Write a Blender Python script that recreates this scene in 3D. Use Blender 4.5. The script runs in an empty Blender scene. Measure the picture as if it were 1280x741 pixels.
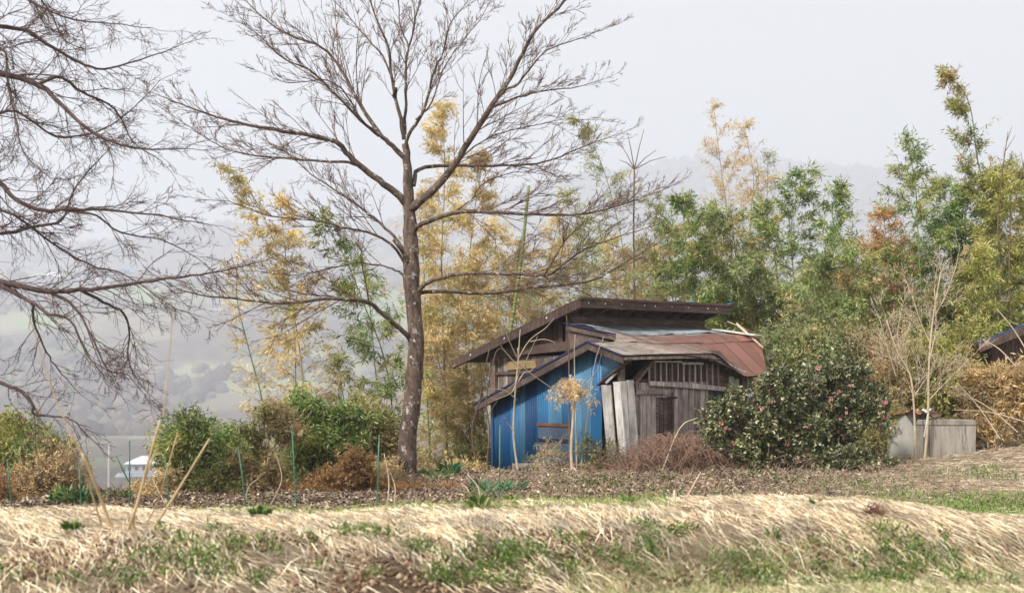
import bpy, math, random
import numpy as np
from mathutils import Vector
R = math.radians
S = bpy.context.scene
COL = S.collection
rnd = random.Random(7)

# ------------------------------------------------------------------ camera, world, sun, exposure
EYE, FP, HZ = 1.6, 1700.0, 480.0            # eye height, focal length in photo pixels, horizon row
cam_d = bpy.data.cameras.new('camera'); cam = bpy.data.objects.new('camera', cam_d); COL.objects.link(cam)
cam.location = (0, 0, EYE); cam.rotation_euler = (R(90), 0, 0)
cam_d.lens = FP / 1280 * 36; cam_d.shift_y = (HZ - 370.5) / 1280
cam_d.clip_start = .1; cam_d.clip_end = 14000
cam_d.dof.use_dof = True; cam_d.dof.focus_distance = 25.5; cam_d.dof.aperture_fstop = 1.7
S.camera = cam
SUN_EL, SUN_ROT = R(44), R(-138)
W = bpy.data.worlds.new('World'); S.world = W; W.use_nodes = True
nt = W.node_tree; nt.nodes.clear()
def wn(t, **k):
    n = nt.nodes.new(t)
    for a, b in k.items(): setattr(n, a, b)
    return n
sky = wn('ShaderNodeTexSky', sky_type='NISHITA', sun_disc=False, sun_elevation=SUN_EL, sun_rotation=SUN_ROT, air_density=1.0, dust_density=3.0)
hsv = wn('ShaderNodeHueSaturation'); hsv.inputs['Saturation'].default_value = .25
nt.links.new(sky.outputs[0], hsv.inputs['Color'])
tc = wn('ShaderNodeTexCoord'); sp = wn('ShaderNodeSeparateXYZ'); nt.links.new(tc.outputs['Generated'], sp.inputs[0])
cr = wn('ShaderNodeValToRGB'); nt.links.new(sp.outputs[2], cr.inputs[0])
cr.color_ramp.elements[0].position = 0.0; cr.color_ramp.elements[0].color = (.44, .436, .425, 1)      # overcast: brightest overhead
cr.color_ramp.elements[1].position = 0.95; cr.color_ramp.elements[1].color = (.74, .735, .73, 1)
el = cr.color_ramp.elements.new(.3); el.color = (.405, .402, .396, 1)
mul = wn('ShaderNodeMix', data_type='RGBA', blend_type='MULTIPLY'); mul.inputs[0].default_value = 1
nt.links.new(cr.outputs[0], mul.inputs[6]); mul.inputs[7].default_value = (9.3, 9.3, 9.3, 1)
mx = wn('ShaderNodeMix', data_type='RGBA'); mx.inputs[0].default_value = .96
nt.links.new(hsv.outputs[0], mx.inputs[6]); nt.links.new(mul.outputs[2], mx.inputs[7])
bg = wn('ShaderNodeBackground'); bg.inputs[1].default_value = .1
nt.links.new(mx.outputs[2], bg.inputs[0])
wo = wn('ShaderNodeOutputWorld'); nt.links.new(bg.outputs[0], wo.inputs[0])
sd = bpy.data.lights.new('sun', 'SUN'); sd.energy = 4.5; sd.angle = R(6); sd.color = (1, .95, .87)
sun = bpy.data.objects.new('sun', sd); COL.objects.link(sun)
sdir = Vector((math.sin(SUN_ROT) * math.cos(SUN_EL), math.cos(SUN_ROT) * math.cos(SUN_EL), math.sin(SUN_EL)))
sun.rotation_euler = sdir.to_track_quat('Z', 'Y').to_euler()
S.view_settings.view_transform = 'Standard'; S.view_settings.look = 'None'
S.view_settings.exposure = .92; S.view_settings.gamma = 1
S.cycles.max_bounces = 6; S.cycles.diffuse_bounces = 3; S.cycles.glossy_bounces = 2; S.cycles.transmission_bounces = 4
S.cycles.transparent_max_bounces = 8; S.cycles.volume_bounces = 3
S.cycles.use_adaptive_sampling = True; S.cycles.adaptive_threshold = .02

# ------------------------------------------------------------------ basic helpers
def at(px, py, Y):                          # the world point seen at photo pixel (px, py) at distance Y
    return np.array([(px - 640) / FP * Y, Y, EYE - (py - HZ) / FP * Y])
def ss(t): t = np.clip(t, 0, 1); return t * t * (3 - 2 * t)
def nrm(a): return a / (np.linalg.norm(a, axis=-1, keepdims=True) + 1e-9)
def tag(o, label=None, cat=None, group=None, kind=None):
    for k, v in (('label', label), ('category', cat), ('group', group), ('kind', kind)):
        if v: o[k] = v
    return o
def thing(name, label, cat, loc=(0, 0, 0), rz=0, group=None):
    o = bpy.data.objects.new(name, None); COL.objects.link(o)
    o.empty_display_size = .2; o.location = loc; o.rotation_euler = (0, 0, rz)
    return tag(o, label, cat, group)
def link(name, me, parent=None, mat=None):
    o = bpy.data.objects.new(name, me); COL.objects.link(o)
    if parent is not None: o.parent = parent
    if mat is not None and len(me.materials) == 0: me.materials.append(mat)
    return o
def raw_mesh(name, V, groups, smooth=False):          # groups: list of (m,k) face index arrays
    me = bpy.data.meshes.new(name)
    V = np.asarray(V, dtype=np.float32)
    loops = np.concatenate([g.ravel() for g in groups]).astype(np.int32)
    tot = np.concatenate([np.full(len(g), g.shape[1], dtype=np.int32) for g in groups])
    st = np.concatenate([[0], np.cumsum(tot)[:-1]]).astype(np.int32)
    me.vertices.add(len(V)); me.vertices.foreach_set('co', V.ravel())
    me.loops.add(len(loops)); me.loops.foreach_set('vertex_index', loops)
    me.polygons.add(len(tot)); me.polygons.foreach_set('loop_start', st); me.polygons.foreach_set('loop_total', tot)
    if smooth: me.polygons.foreach_set('use_smooth', np.ones(len(tot), dtype=bool))
    me.update(calc_edges=True)
    return me
def off(parent):
    return np.array(parent.location) if parent is not None else np.zeros(3)

class Tubes:                                          # many tapered tubes -> one mesh (world coords)
    def __init__(s): s.d = {}
    def add(s, pts, r0, r1, sides=5):
        pts = np.asarray(pts, dtype=float); n = len(pts)
        r = np.linspace(r0, r1, n) if np.isscalar(r0) else np.asarray(r0)
        s.d.setdefault((n, sides), []).append((pts, r))
    def build(s, name, parent, mat, smooth=True):
        VV, GG, base = [], [], 0
        for (n, k), L in s.d.items():
            P = np.array([a for a, b in L]); Rr = np.array([b for a, b in L]); m = len(L)
            T = nrm(np.gradient(P, axis=1)); mt = np.abs(T.mean(axis=1)); ref = np.zeros((m, 3)); ref[np.arange(m), mt.argmin(axis=1)] = 1
            A = nrm(np.cross(T, ref[:, None, :])); B = np.cross(T, A)
            an = np.arange(k) / k * 2 * np.pi
            V = P[:, :, None, :] + Rr[:, :, None, None] * (np.cos(an)[None, None, :, None] * A[:, :, None, :] + np.sin(an)[None, None, :, None] * B[:, :, None, :])
            V = V.reshape(-1, 3)
            i, j, c = np.meshgrid(np.arange(m), np.arange(n - 1), np.arange(k), indexing='ij')
            a = i * n * k + j * k + c; b = i * n * k + j * k + (c + 1) % k
            F = np.stack([a, b, b + k, a + k], axis=-1).reshape(-1, 4) + base
            cap = (np.arange(m)[:, None] * n * k + (n - 1) * k + np.arange(k)[None, :]) + base
            VV.append(V); GG.append(F); GG.append(cap); base += len(V)
        me = raw_mesh(name, np.concatenate(VV) - off(parent), GG, smooth)
        return link(name, me, parent, mat)

def leaf_arrays(P, D, L, Wd, rng, fold=.25):          # folded rhombic leaves
    n = len(P); D = nrm(D); side = nrm(np.cross(D, rng.normal(size=(n, 3)))); N = np.cross(side, D)
    L = np.broadcast_to(L, n)[:, None]; Wd = np.broadcast_to(Wd, n)[:, None]
    V = np.stack([P, P + .42 * L * D + Wd / 2 * side + fold * Wd * N, P + L * D, P + .42 * L * D - Wd / 2 * side + fold * Wd * N], axis=1)
    b = np.arange(n)[:, None] * 4
    F = np.concatenate([b + np.array([[0, 1, 2]]), b + np.array([[0, 2, 3]])])
    return V.reshape(-1, 3), F
def leaves(name, P, D, L, Wd, rng, parent, mat, fold=.25):
    V, F = leaf_arrays(P, D, L, Wd, rng, fold)
    return link(name, raw_mesh(name, V - off(parent), [F]), parent, mat)

def prism(poly, axis, lo, hi):                        # polygon in the two other axes, extruded along axis
    n = len(poly); V = []
    for c in (lo, hi):
        for a, b in poly:
            V.append({'x': (c, a, b), 'y': (a, c, b), 'z': (a, b, c)}[axis])
    F = [tuple(range(n))[::-1], tuple(range(n, 2 * n))] + [(i, (i + 1) % n, n + (i + 1) % n, n + i) for i in range(n)]
    return V, F
def solid(name, parts, parent=None, mat=None, smooth=False, bevel=0):
    VV, FF = [], []
    for V, F in parts:
        b = len(VV); VV += [tuple(v) for v in V]; FF += [tuple(i + b for i in f) for f in F]
    me = bpy.data.meshes.new(name); me.from_pydata(VV, [], FF)
    import bmesh
    bm = bmesh.new(); bm.from_mesh(me); bmesh.ops.recalc_face_normals(bm, faces=bm.faces)
    if bevel: bmesh.ops.bevel(bm, geom=bm.edges[:], offset=bevel, segments=1, affect='EDGES')
    bm.to_mesh(me); bm.free()
    if smooth: me.polygons.foreach_set('use_smooth', [True] * len(me.polygons))
    return link(name, me, parent, mat)
def box(x0, x1, y0, y1, z0, z1): return prism([(x0, y0), (x1, y0), (x1, y1), (x0, y1)], 'z', z0, z1)
def bar(a, b, w, h, up=(0, 0, 1)):                    # square bar from a to b
    a = np.array(a, float); b = np.array(b, float); t = nrm(b - a); s = nrm(np.cross(t, up)); u = np.cross(s, t); V = []
    for p in (a, b):
        for i, j in ((-1, -1), (1, -1), (1, 1), (-1, 1)): V.append(p + s * i * w / 2 + u * j * h / 2)
    return V, [(3, 2, 1, 0), (4, 5, 6, 7), (0, 1, 5, 4), (1, 2, 6, 5), (2, 3, 7, 6), (3, 0, 4, 7)]

# ------------------------------------------------------------------ materials
def new_mat(name):
    m = bpy.data.materials.new(name); m.use_nodes = True
    t = m.node_tree; b = t.nodes['Principled BSDF']; return m, t, b
def N(t, ty, **k):
    n = t.nodes.new(ty)
    for a, b in k.items(): setattr(n, a, b)
    return n
def ramp(t, fac, stops):
    n = N(t, 'ShaderNodeValToRGB'); e = n.color_ramp.elements
    while len(e) < len(stops): e.new(.5)
    for el, (p, c) in zip(e, stops): el.position = p; el.color = (*c, 1)
    t.links.new(fac, n.inputs[0]); return n.outputs[0]
def mixc(t, a, b, fac, mode='MIX'):
    n = N(t, 'ShaderNodeMix', data_type='RGBA', blend_type=mode)
    for i, v in ((0, fac), (6, a), (7, b)):
        if isinstance(v, (int, float)): n.inputs[i].default_value = v
        elif isinstance(v, tuple): n.inputs[i].default_value = (*v, 1)
        else: t.links.new(v, n.inputs[i])
    return n.outputs[2]
def noise(t, scale, detail=4, vec=None, rough=.55, dist=0):
    n = N(t, 'ShaderNodeTexNoise'); n.inputs['Scale'].default_value = scale; n.inputs['Detail'].default_value = detail
    n.inputs['Roughness'].default_value = rough; n.inputs['Distortion'].default_value = dist
    if vec is not None: t.links.new(vec, n.inputs['Vector'])
    return n.outputs['Fac']
def coords(t, scale=(1, 1, 1), kind='Object', jitter=False):
    c = N(t, 'ShaderNodeTexCoord'); m = N(t, 'ShaderNodeMapping'); m.inputs['Scale'].default_value = scale
    v = c.outputs[kind]
    if jitter:
        oi = N(t, 'ShaderNodeObjectInfo'); mm = N(t, 'ShaderNodeVectorMath', operation='SCALE'); mm.inputs[0].default_value = (37, 53, 71)
        t.links.new(oi.outputs['Random'], mm.inputs['Scale']); ad = N(t, 'ShaderNodeVectorMath', operation='ADD')
        t.links.new(v, ad.inputs[0]); t.links.new(mm.outputs[0], ad.inputs[1]); v = ad.outputs[0]
    t.links.new(v, m.inputs[0]); return m.outputs[0]
def bump(t, b, h, strength=.4, dist=.02):
    n = N(t, 'ShaderNodeBump'); n.inputs['Strength'].default_value = strength; n.inputs['Distance'].default_value = dist
    t.links.new(h, n.inputs['Height']); t.links.new(n.outputs[0], b.inputs['Normal'])
def leaf_mat(name, stops, rough=.55, trans=.42, clump=1.2, spec=.3, dark=.6, alt=None, altp=(.5, .62)):
    m, t, b = new_mat(name)
    g = N(t, 'ShaderNodeNewGeometry')
    c = ramp(t, g.outputs['Random Per Island'], stops)
    if alt:
        c = mixc(t, c, ramp(t, g.outputs['Random Per Island'], alt), ramp(t, noise(t, .9, 3, g.outputs['Position'], .6), [(altp[0], (0, 0, 0)), (altp[1], (1, 1, 1))]))
    nz = noise(t, clump, 2, g.outputs['Position'])
    alt = ramp(t, nz, [(.35, tuple([dark] * 3)), (.6, (1.15, 1.15, 1.1))])
    c = mixc(t, c, alt, 1.0, 'MULTIPLY')
    t.links.new(c, b.inputs['Base Color']); b.inputs['Roughness'].default_value = rough
    b.inputs['Specular IOR Level'].default_value = spec
    if trans:
        tr = N(t, 'ShaderNodeBsdfTranslucent'); t.links.new(c, tr.inputs[0]); ms = N(t, 'ShaderNodeMixShader'); ms.inputs[0].default_value = trans
        t.links.new(b.outputs[0], ms.inputs[1]); t.links.new(tr.outputs[0], ms.inputs[2])
        t.links.new(ms.outputs[0], t.nodes['Material Output'].inputs[0])
    return m
def bark_mat(name, c1, c2, sc=14, lich=None):
    m, t, b = new_mat(name); g = N(t, 'ShaderNodeNewGeometry'); mp = N(t, 'ShaderNodeMapping'); mp.inputs['Scale'].default_value = (1, 1, .3)
    t.links.new(g.outputs['Position'], mp.inputs[0])
    n1 = noise(t, sc, 6, mp.outputs[0], .65); c = ramp(t, n1, [(.35, c1), (.62, c2)])
    if lich:
        n2 = noise(t, 9, 5, g.outputs['Position'], .7); f = ramp(t, n2, [(.57, (0, 0, 0)), (.66, (1, 1, 1))]); c = mixc(t, c, lich, f)
    t.links.new(c, b.inputs['Base Color']); b.inputs['Roughness'].default_value = .9; bump(t, b, n1, .8, .03); return m
def wood_mat(name, c1, c2, c3, sc=(22, 22, 1.2), rough=.85):
    m, t, b = new_mat(name); v = coords(t, sc, jitter=True)
    n1 = noise(t, 1.6, 7, v, .65, .6); c = ramp(t, n1, [(.28, c1), (.5, c2), (.72, c3)])
    oi = N(t, 'ShaderNodeObjectInfo'); tint = ramp(t, oi.outputs['Random'], [(0, (.62, .6, .6)), (.5, (.95, .92, .9)), (1, (1.3, 1.28, 1.3))])
    c = mixc(t, c, tint, 1.0, 'MULTIPLY')
    v2 = coords(t, (1.5, 1.5, 1.5), jitter=True); n2 = noise(t, 2, 4, v2); st = ramp(t, n2, [(.3, (.6, .55, .52)), (.6, (1.1, 1.1, 1.1))])
    c = mixc(t, c, st, .8, 'MULTIPLY')
    t.links.new(c, b.inputs['Base Color']); b.inputs['Roughness'].default_value = rough; bump(t, b, n1, .7, .01); return m
def paint_mat(name, c1, c2, rust=(.16, .07, .035), rustlev=.66, rough=.5, sc=(1, 1, 1), metallic=.0, var=.25):
    m, t, b = new_mat(name); v = coords(t, sc, jitter=True)
    c = mixc(t, c1, c2, ramp(t, noise(t, 2.2, 5, v), [(.3, (0, 0, 0)), (.7, (1, 1, 1))]))
    oi = N(t, 'ShaderNodeObjectInfo'); tint = ramp(t, oi.outputs['Random'], [(0, (1 - var,) * 3), (1, (1 + var,) * 3)]); c = mixc(t, c, tint, 1.0, 'MULTIPLY')
    v2 = coords(t, (6 * sc[0], 6 * sc[1], 2.5 * sc[2]), jitter=True)
    f = ramp(t, noise(t, 1.4, 8, v2, .7), [(rustlev, (0, 0, 0)), (rustlev + .09, (1, 1, 1))]); c = mixc(t, c, rust, f)
    t.links.new(c, b.inputs['Base Color']); b.inputs['Roughness'].default_value = rough; b.inputs['Metallic'].default_value = metallic
    bump(t, b, noise(t, 6, 4, v), .12, .01); return m
def plain(name, c, rough=.7, c2=None, sc=8):
    m, t, b = new_mat(name); c2 = c2 or tuple(x * .65 for x in c)
    col = mixc(t, c2, c, ramp(t, noise(t, sc, 5, coords(t, jitter=True)), [(.3, (0, 0, 0)), (.65, (1, 1, 1))]))
    t.links.new(col, b.inputs['Base Color']); b.inputs['Roughness'].default_value = rough; return m

TAN = [(0, (.36, .22, .1)), (.35, (.6, .42, .22)), (.7, (.74, .58, .34)), (1, (.6, .54, .28))]
GOLD = [(0, (.46, .3, .12)), (.3, (.74, .54, .27)), (.65, (.88, .72, .45)), (.85, (.7, .63, .33)), (1, (.3, .38, .12))]
ORANGE = [(0, (.3, .14, .06)), (.5, (.55, .3, .13)), (.85, (.66, .46, .24)), (1, (.34, .34, .12))]
GREEN = [(0, (.04, .1, .025)), (.3, (.12, .22, .06)), (.65, (.28, .38, .12)), (.85, (.46, .5, .2)), (1, (.68, .58, .32))]
MIDG = [(0, (.09, .15, .05)), (.35, (.24, .33, .12)), (.7, (.42, .47, .21)), (1, (.68, .6, .36))]
DARKG = [(0, (.02, .06, .02)), (.45, (.06, .14, .045)), (.8, (.17, .27, .09)), (1, (.42, .44, .2))]
OLIVE = [(0, (.1, .13, .03)), (.4, (.24, .27, .08)), (.75, (.42, .4, .15)), (1, (.6, .5, .24))]
YGREEN = [(0, (.16, .2, .04)), (.4, (.38, .4, .1)), (.8, (.58, .54, .2)), (1, (.7, .6, .3))]
WISP = [(0, (.2, .26, .1)), (.4, (.34, .4, .17)), (.75, (.5, .46, .24)), (1, (.62, .5, .28))]
M = dict(
    tan=leaf_mat('dry_tan_leaves', TAN, dark=.74), gold=leaf_mat('dry_gold_leaves', GOLD, alt=YGREEN, altp=(.55, .68), dark=.72), orange=leaf_mat('dry_orange_leaves', ORANGE),
    green=leaf_mat('green_leaves', GREEN, alt=YGREEN), mid=leaf_mat('mid_green_leaves', MIDG, alt=TAN, altp=(.53, .66)), dark=leaf_mat('dark_green_leaves', DARKG, .4, .2, alt=GREEN),
    olive=leaf_mat('olive_leaves', OLIVE, alt=TAN), yg=leaf_mat('yellow_green_leaves', YGREEN, alt=GOLD, altp=(.54, .66)), wisp=leaf_mat('pale_leaves', WISP),
    cam=leaf_mat('glossy_camellia_leaves', [(0, (.03, .05, .015)), (.35, (.085, .115, .035)), (.7, (.19, .205, .08)), (.87, (.35, .33, .18)), (1, (.6, .55, .42))], .45, .1, 2.2, .65, .6),
    bark=bark_mat('grey_brown_bark', (.026, .016, .012), (.14, .094, .07), 16, (.42, .4, .37)),
    bark2=bark_mat('purple_brown_bark', (.03, .018, .017), (.11, .07, .062), 18),
    twig=plain('twig_brown', (.13, .072, .048), .85), twig2=plain('twig_purple_brown', (.095, .046, .036), .85), twigpale=plain('pale_dry_stem', (.52, .42, .3), .8),
    culm=plain('green_culm', (.16, .22, .07), .45), culmdry=plain('dry_culm', (.34, .24, .11), .6), stem=plain('brown_stem', (.16, .1, .06), .8),
    wood=wood_mat('weathered_grey_planks', (.10, .075, .068), (.40, .345, .32), (.68, .63, .60)),
    woodd=wood_mat('dark_brown_planks', (.03, .018, .014), (.085, .052, .042), (.17, .115, .095)),
    woodh=wood_mat('dark_brown_beams', (.028, .018, .015), (.08, .052, .043), (.18, .13, .11), (1.5, 22, 22)),
    woodm=wood_mat('brown_beams', (.055, .038, .032), (.125, .09, .078), (.24, .19, .17), (1.8, 14, 14)),
    whitew=wood_mat('peeling_white_boards', (.36, .34, .32), (.76, .76, .74), (.88, .88, .87), (8, 8, 1.6)),
    blue=paint_mat('faded_blue_sheet', (.01, .11, .27), (.022, .15, .33), (.3, .24, .2), .63, .5, (1, 1, .4)),
    blued=paint_mat('deep_blue_sheet', (.004, .06, .18), (.008, .085, .235), (.1, .12, .16), .75, .5, (1, 1, .4)),
    bluel=paint_mat('bleached_blue_sheet', (.06, .20, .37), (.11, .26, .42), (.36, .3, .25), .62, .55, (1, 1, .4)),
    navy=paint_mat('navy_edge_trim', (.008, .013, .055), (.015, .025, .09), (.08, .06, .06), .7, .4),
    rustb=paint_mat('rusted_blue_hatch', (.05, .10, .2), (.09, .13, .2), (.22, .09, .045), .5, .75),
    rust=paint_mat('rusty_bar', (.16, .06, .035), (.25, .11, .06), (.1, .05, .04), .6, .8),
    conc=paint_mat('weathered_concrete', (.19, .17, .145), (.33, .30, .265), (.085, .07, .055), .55, .92, (2.5, 2.5, .6)), galv=paint_mat('dull_galvanised_sheet', (.36, .36, .33), (.52, .51, .47), (.26, .17, .11), .6, .55, (2, 2, .4)),
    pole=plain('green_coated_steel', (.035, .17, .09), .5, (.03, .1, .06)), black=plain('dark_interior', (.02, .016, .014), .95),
    pink=leaf_mat('pink_petals', [(0, (.48, .09, .11)), (.5, (.62, .2, .22)), (1, (.78, .45, .46))], .5, .2, 3, .3, .8),
)
# roof sheets: red oxide paint, bleached to tan at left and grey blue along the top and the left edge
def roof_mat():
    m, t, b = new_mat('red_oxide_roof_sheet'); v = coords(t, (1, 1, 1)); s = N(t, 'ShaderNodeSeparateXYZ')
    nz = noise(t, 1.1, 5, v, .6, .4); nf = noise(t, 9, 6, coords(t, (1, 1, 1), jitter=True), .7)
    t.links.new(v, s.inputs[0])
    def mth(op, a, b_):
        n = N(t, 'ShaderNodeMath', operation=op)
        for i, x in enumerate((a, b_)):
            if isinstance(x, (int, float)): n.inputs[i].default_value = x
            else: t.links.new(x, n.inputs[i])
        return n.outputs[0]
    f1 = mth('ADD', mth('MULTIPLY', s.outputs[0], .2), mth('MULTIPLY', nz, .8))   # along the ridge
    c = ramp(t, f1, [(.45, (.33, .30, .25)), (.68, (.29, .22, .18)), (.9, (.23, .12, .095)), (1, (.19, .08, .055))])
    f2 = mth('ADD', s.outputs[1], mth('MULTIPLY', nz, .8))
    c = mixc(t, c, (.25, .30, .33), ramp(t, f2, [(.8, (0, 0, 0)), (1.35, (1, 1, 1))]))
    c = mixc(t, c, (.13, .07, .055), ramp(t, nf, [(.5, (0, 0, 0)), (.62, (.85, .85, .85))]))
    oi = N(t, 'ShaderNodeObjectInfo'); c = mixc(t, c, ramp(t, oi.outputs['Random'], [(0, (.8, .78, .78)), (1, (1.2, 1.2, 1.22))]), 1.0, 'MULTIPLY')
    t.links.new(c, b.inputs['Base Color']); b.inputs['Roughness'].default_value = .55; bump(t, b, nf, .2, .01); return m
M['roof'] = roof_mat(); M['hutroof'] = paint_mat('dark_blue_roof', (.02, .05, .14), (.035, .08, .2), (.08, .07, .08), .7, .45); M['tarp'] = plain('bright_blue_tarp', (.02, .25, .5), .5); M['reed'] = plain('golden_reed', (.6, .46, .27), .6, (.3, .2, .1), 3)

# ------------------------------------------------------------------ terrain
def wob(x, y, seed=0.):
    return (np.sin(x * 1.0 + y * .63 + seed) + np.sin(x * -.71 + y * 1.13 + 2.1 * seed) + .5 * np.sin(x * 2.3 + y * 1.9 + seed * 3.3) + .5 * np.sin(-x * 1.7 + y * 2.9 + seed)) / 3
def crest_y(x): return 12.1 + .12 * np.clip(x, -8, 8) + .12 * np.sin(x * .9)
def edge_y(x): return 21.6 + 12.5 * ss((x + 3.6) / 3.4) + 16 * ss((x - 3) / 6)
RPX = np.array([-300, 0, 150, 300, 420, 560, 700, 800, 860, 930, 1010, 1100, 1200, 1280, 1600])
RPY = np.array([296, 306, 306, 292, 296, 270, 236, 213, 204, 209, 222, 225, 232, 240, 266])
def ground(x, y):
    x = np.asarray(x, float); y = np.asarray(y, float)
    yc = crest_y(x); d = y - yc
    h = .42 + .06 * np.exp(-((x - 2.3) / 1.6) ** 2) - .16 * ss((x - 3.2) / 2) + .035 * wob(x * 1.7, y) + .018 * wob(x * 4.6, y * 4.1, 5) * ss((y - 9.5) / 1)
    wf = 2.0 - .19 * np.clip(x, -1, 5) + .1 * wob(x * 2.1, 0, 2)
    front = np.clip((d + wf) / wf, 0, 1); prof = np.where(d < 0, np.sin(front * np.pi / 2) ** 1.15, 1 - ss((d - .9) / 1.9))
    z = h * prof
    z = np.where(y < 9, 0, z) * 1.0
    back = ss((d - .6) / 3)
    z = z - .1 * back
    sl = .02 + .13 * ss((x + .3) / 1.8) + .06 * ss((x - 3) / 3) + .34 * ss((x - 6.7) / 4.6) - .14 * np.exp(-((x + .5) / 1.0) ** 2 - ((y - 28.6) / 2) ** 2)
    z = z + sl * ss((y - 18.2) / 8.5) * back
    z = z + .03 * wob(x * 1.3, y * 1.3, 1) * back * (1 - ss((y - 60) / 40))
    t = np.clip(y - edge_y(x), 0, None); z = z - 24 * (1 - np.exp(-t / 26.0))
    z = z - 9 * ss((y - 15) / 25) * ss((-x - 6 - .0 * y) / 10) * ss((y - 20) / 6)
    k = ss((y - 60) / 150)
    z = z + 1.2 * wob(x / 23, y / 31, 3) * k
    h1 = ss((y - 960) / 1260) ** 1.1 * (207 + 27 * wob(x / 290, y / 380, 5)) + 9 * wob(x / 75, y / 91, 2) * ss((y - 1000) / 450)
    px = 640 + FP * x / np.clip(y, 1, None)
    ridge = EYE + (HZ - np.interp(px, RPX, RPY)) / FP * 3510 - 181 + 7 * wob(x / 42, y / 135, 4)
    h2 = ss((y - 2350) / 1160) * (ridge - 0) * (1 - .35 * ss((y - 3510) / 1900))
    return z + np.where(y > 960, h1, 0) + np.where(y > 2350, h2, 0)
def gz(x, y): return float(ground(x, y))
def axis(vals0, step, lim, ratio, cap, end):
    a = list(vals0); s = step
    while a[-1] < end:
        s = min(s * ratio, cap if a[-1] < lim else 1e9); a.append(a[-1] + s)
    return a
xs = axis(np.arange(0, 9, .2), .2, 900, 1.055, 16, 5200); xs = np.array([-v for v in xs[:0:-1]] + xs)
ys = list(np.arange(8.6, 24, .17)); ys = axis(ys, .17, 4300, 1.037, 34, 5900); ys = np.array([-400, -120, -40, -12, -3, 2, 5, 7, 8] + ys)
XX, YY = np.meshgrid(xs, ys); ZZ = ground(XX, YY)
nx, ny = len(xs), len(ys)
i, j = np.meshgrid(np.arange(nx - 1), np.arange(ny - 1)); a = (j * nx + i).ravel()
terr_me = raw_mesh('ground', np.stack([XX, YY, ZZ], -1).reshape(-1, 3), [np.stack([a, a + 1, a + nx + 1, a + nx], -1)], True)
# what covers the ground where: r = straw, g = green grass, b = bare soil and brown litter
d = YY - crest_y(XX)
grass = (1 - ss((YY - 10.4 - .35 * XX + .0) / .8)) * (XX > -30)
grass = np.maximum(grass * ss((XX - .3) / .8) * ss((wob(XX * 2, YY * 2) + .8)), .9 * ss((d - 1.0) / .6) * (1 - ss((d - 3.2) / 1)) * ss((wob(XX * .8, YY, 6) + .5) * 1.5))
grass = np.maximum(grass, ss((XX - 5.2 + .5 * wob(XX, YY)) / .8) * ss((YY - 15) / 1) * (1 - ss((YY - 20.3) / .7)))
grass = np.maximum(grass, .55 * ss((YY - 18) / 1.5) * (1 - ss((YY - 22.5) / 1.5)) * ss(wob(XX * 1.6, YY * 1.6, 9) * 2) * (XX > .5))
soil = ss((YY - 16.5) / 2) * (1 - ss((XX - 4.0 - .3 * (YY - 20)) / 1.8)); soil = np.maximum(soil, (.35 + .65 * ss((XX + 1.8) / .6)) * ss((wob(XX * 2.3, YY * 1.5, 4) + .5) * 2) * ss((-d - .8) / .4) * (1 - ss((-d - 2.0) / .3)))
colr = np.stack([np.ones_like(grass), grass, soil, np.ones_like(grass)], -1).reshape(-1, 4).astype(np.float32)
ca = terr_me.color_attributes.new('cover', 'FLOAT_COLOR', 'POINT'); ca.data.foreach_set('color', colr.ravel())
def ground_mat():
    m, t, b = new_mat('ground_cover'); g = N(t, 'ShaderNodeNewGeometry'); P = g.outputs['Position']
    at_ = N(t, 'ShaderNodeVertexColor', layer_name='cover'); s = N(t, 'ShaderNodeSeparateColor'); t.links.new(at_.outputs[0], s.inputs[0])
    nf = noise(t, 17, 10, P, .82); nm = noise(t, 2.2, 5, P, .6)
    straw = ramp(t, nf, [(.3, (.16, .11, .07)), (.5, (.38, .29, .2)), (.7, (.6, .5, .37))])
    green = ramp(t, nf, [(.3, (.10, .10, .045)), (.5, (.25, .26, .11)), (.7, (.48, .44, .27))])
    soil_ = ramp(t, nf, [(.3, (.05, .03, .02)), (.5, (.13, .08, .05)), (.72, (.28, .2, .14))])
    c = mixc(t, straw, soil_, s.outputs[2]); c = mixc(t, c, green, mixc(t, s.outputs[1], nm, .15))
    # the far valley: woods, rice fields, meadows
    mp = N(t, 'ShaderNodeMapping'); mp.inputs['Scale'].default_value = (1 / 165, 1 / 240, 1 / 700); mp.inputs['Rotation'].default_value = (0, 0, .4); t.links.new(P, mp.inputs[0])
    vo = N(t, 'ShaderNodeTexVoronoi'); vo.inputs['Scale'].default_value = 1; t.links.new(mp.outputs[0], vo.inputs['Vector'])
    sc_ = N(t, 'ShaderNodeSeparateColor'); t.links.new(vo.outputs['Color'], sc_.inputs[0])
    fld = ramp(t, sc_.outputs[0], [(0, (.1, .15, .05)), (.3, (.2, .25, .09)), (.5, (.26, .23, .15)), (.7, (.1, .08, .055)), (1, (.2, .21, .1))])
    n1 = noise(t, .0052, 5, P, .6, .5); woodmask = ramp(t, n1, [(.44, (0, 0, 0)), (.5, (1, 1, 1))])
    wd = ramp(t, noise(t, .055, 6, P, .75), [(.3, (.035, .03, .022)), (.55, (.10, .075, .055)), (.75, (.19, .15, .1))])
    far = mixc(t, fld, wd, woodmask)
    sy = N(t, 'ShaderNodeSeparateXYZ'); t.links.new(P, sy.inputs[0]); mr = N(t, 'ShaderNodeMapRange'); mr.inputs[1].default_value = 60; mr.inputs[2].default_value = 160
    t.links.new(sy.outputs[1], mr.inputs[0]); c = mixc(t, c, far, mr.outputs[0])
    t.links.new(c, b.inputs['Base Color']); b.inputs['Roughness'].default_value = .95; b.inputs['Specular IOR Level'].default_value = .15
    bump(t, b, nf, 1.0, .09); return m
tag(link('ground', terr_me, None, ground_mat()), 'dry grassy farm ground falling into a hazy valley with hills beyond', None, None, 'structure')

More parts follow.
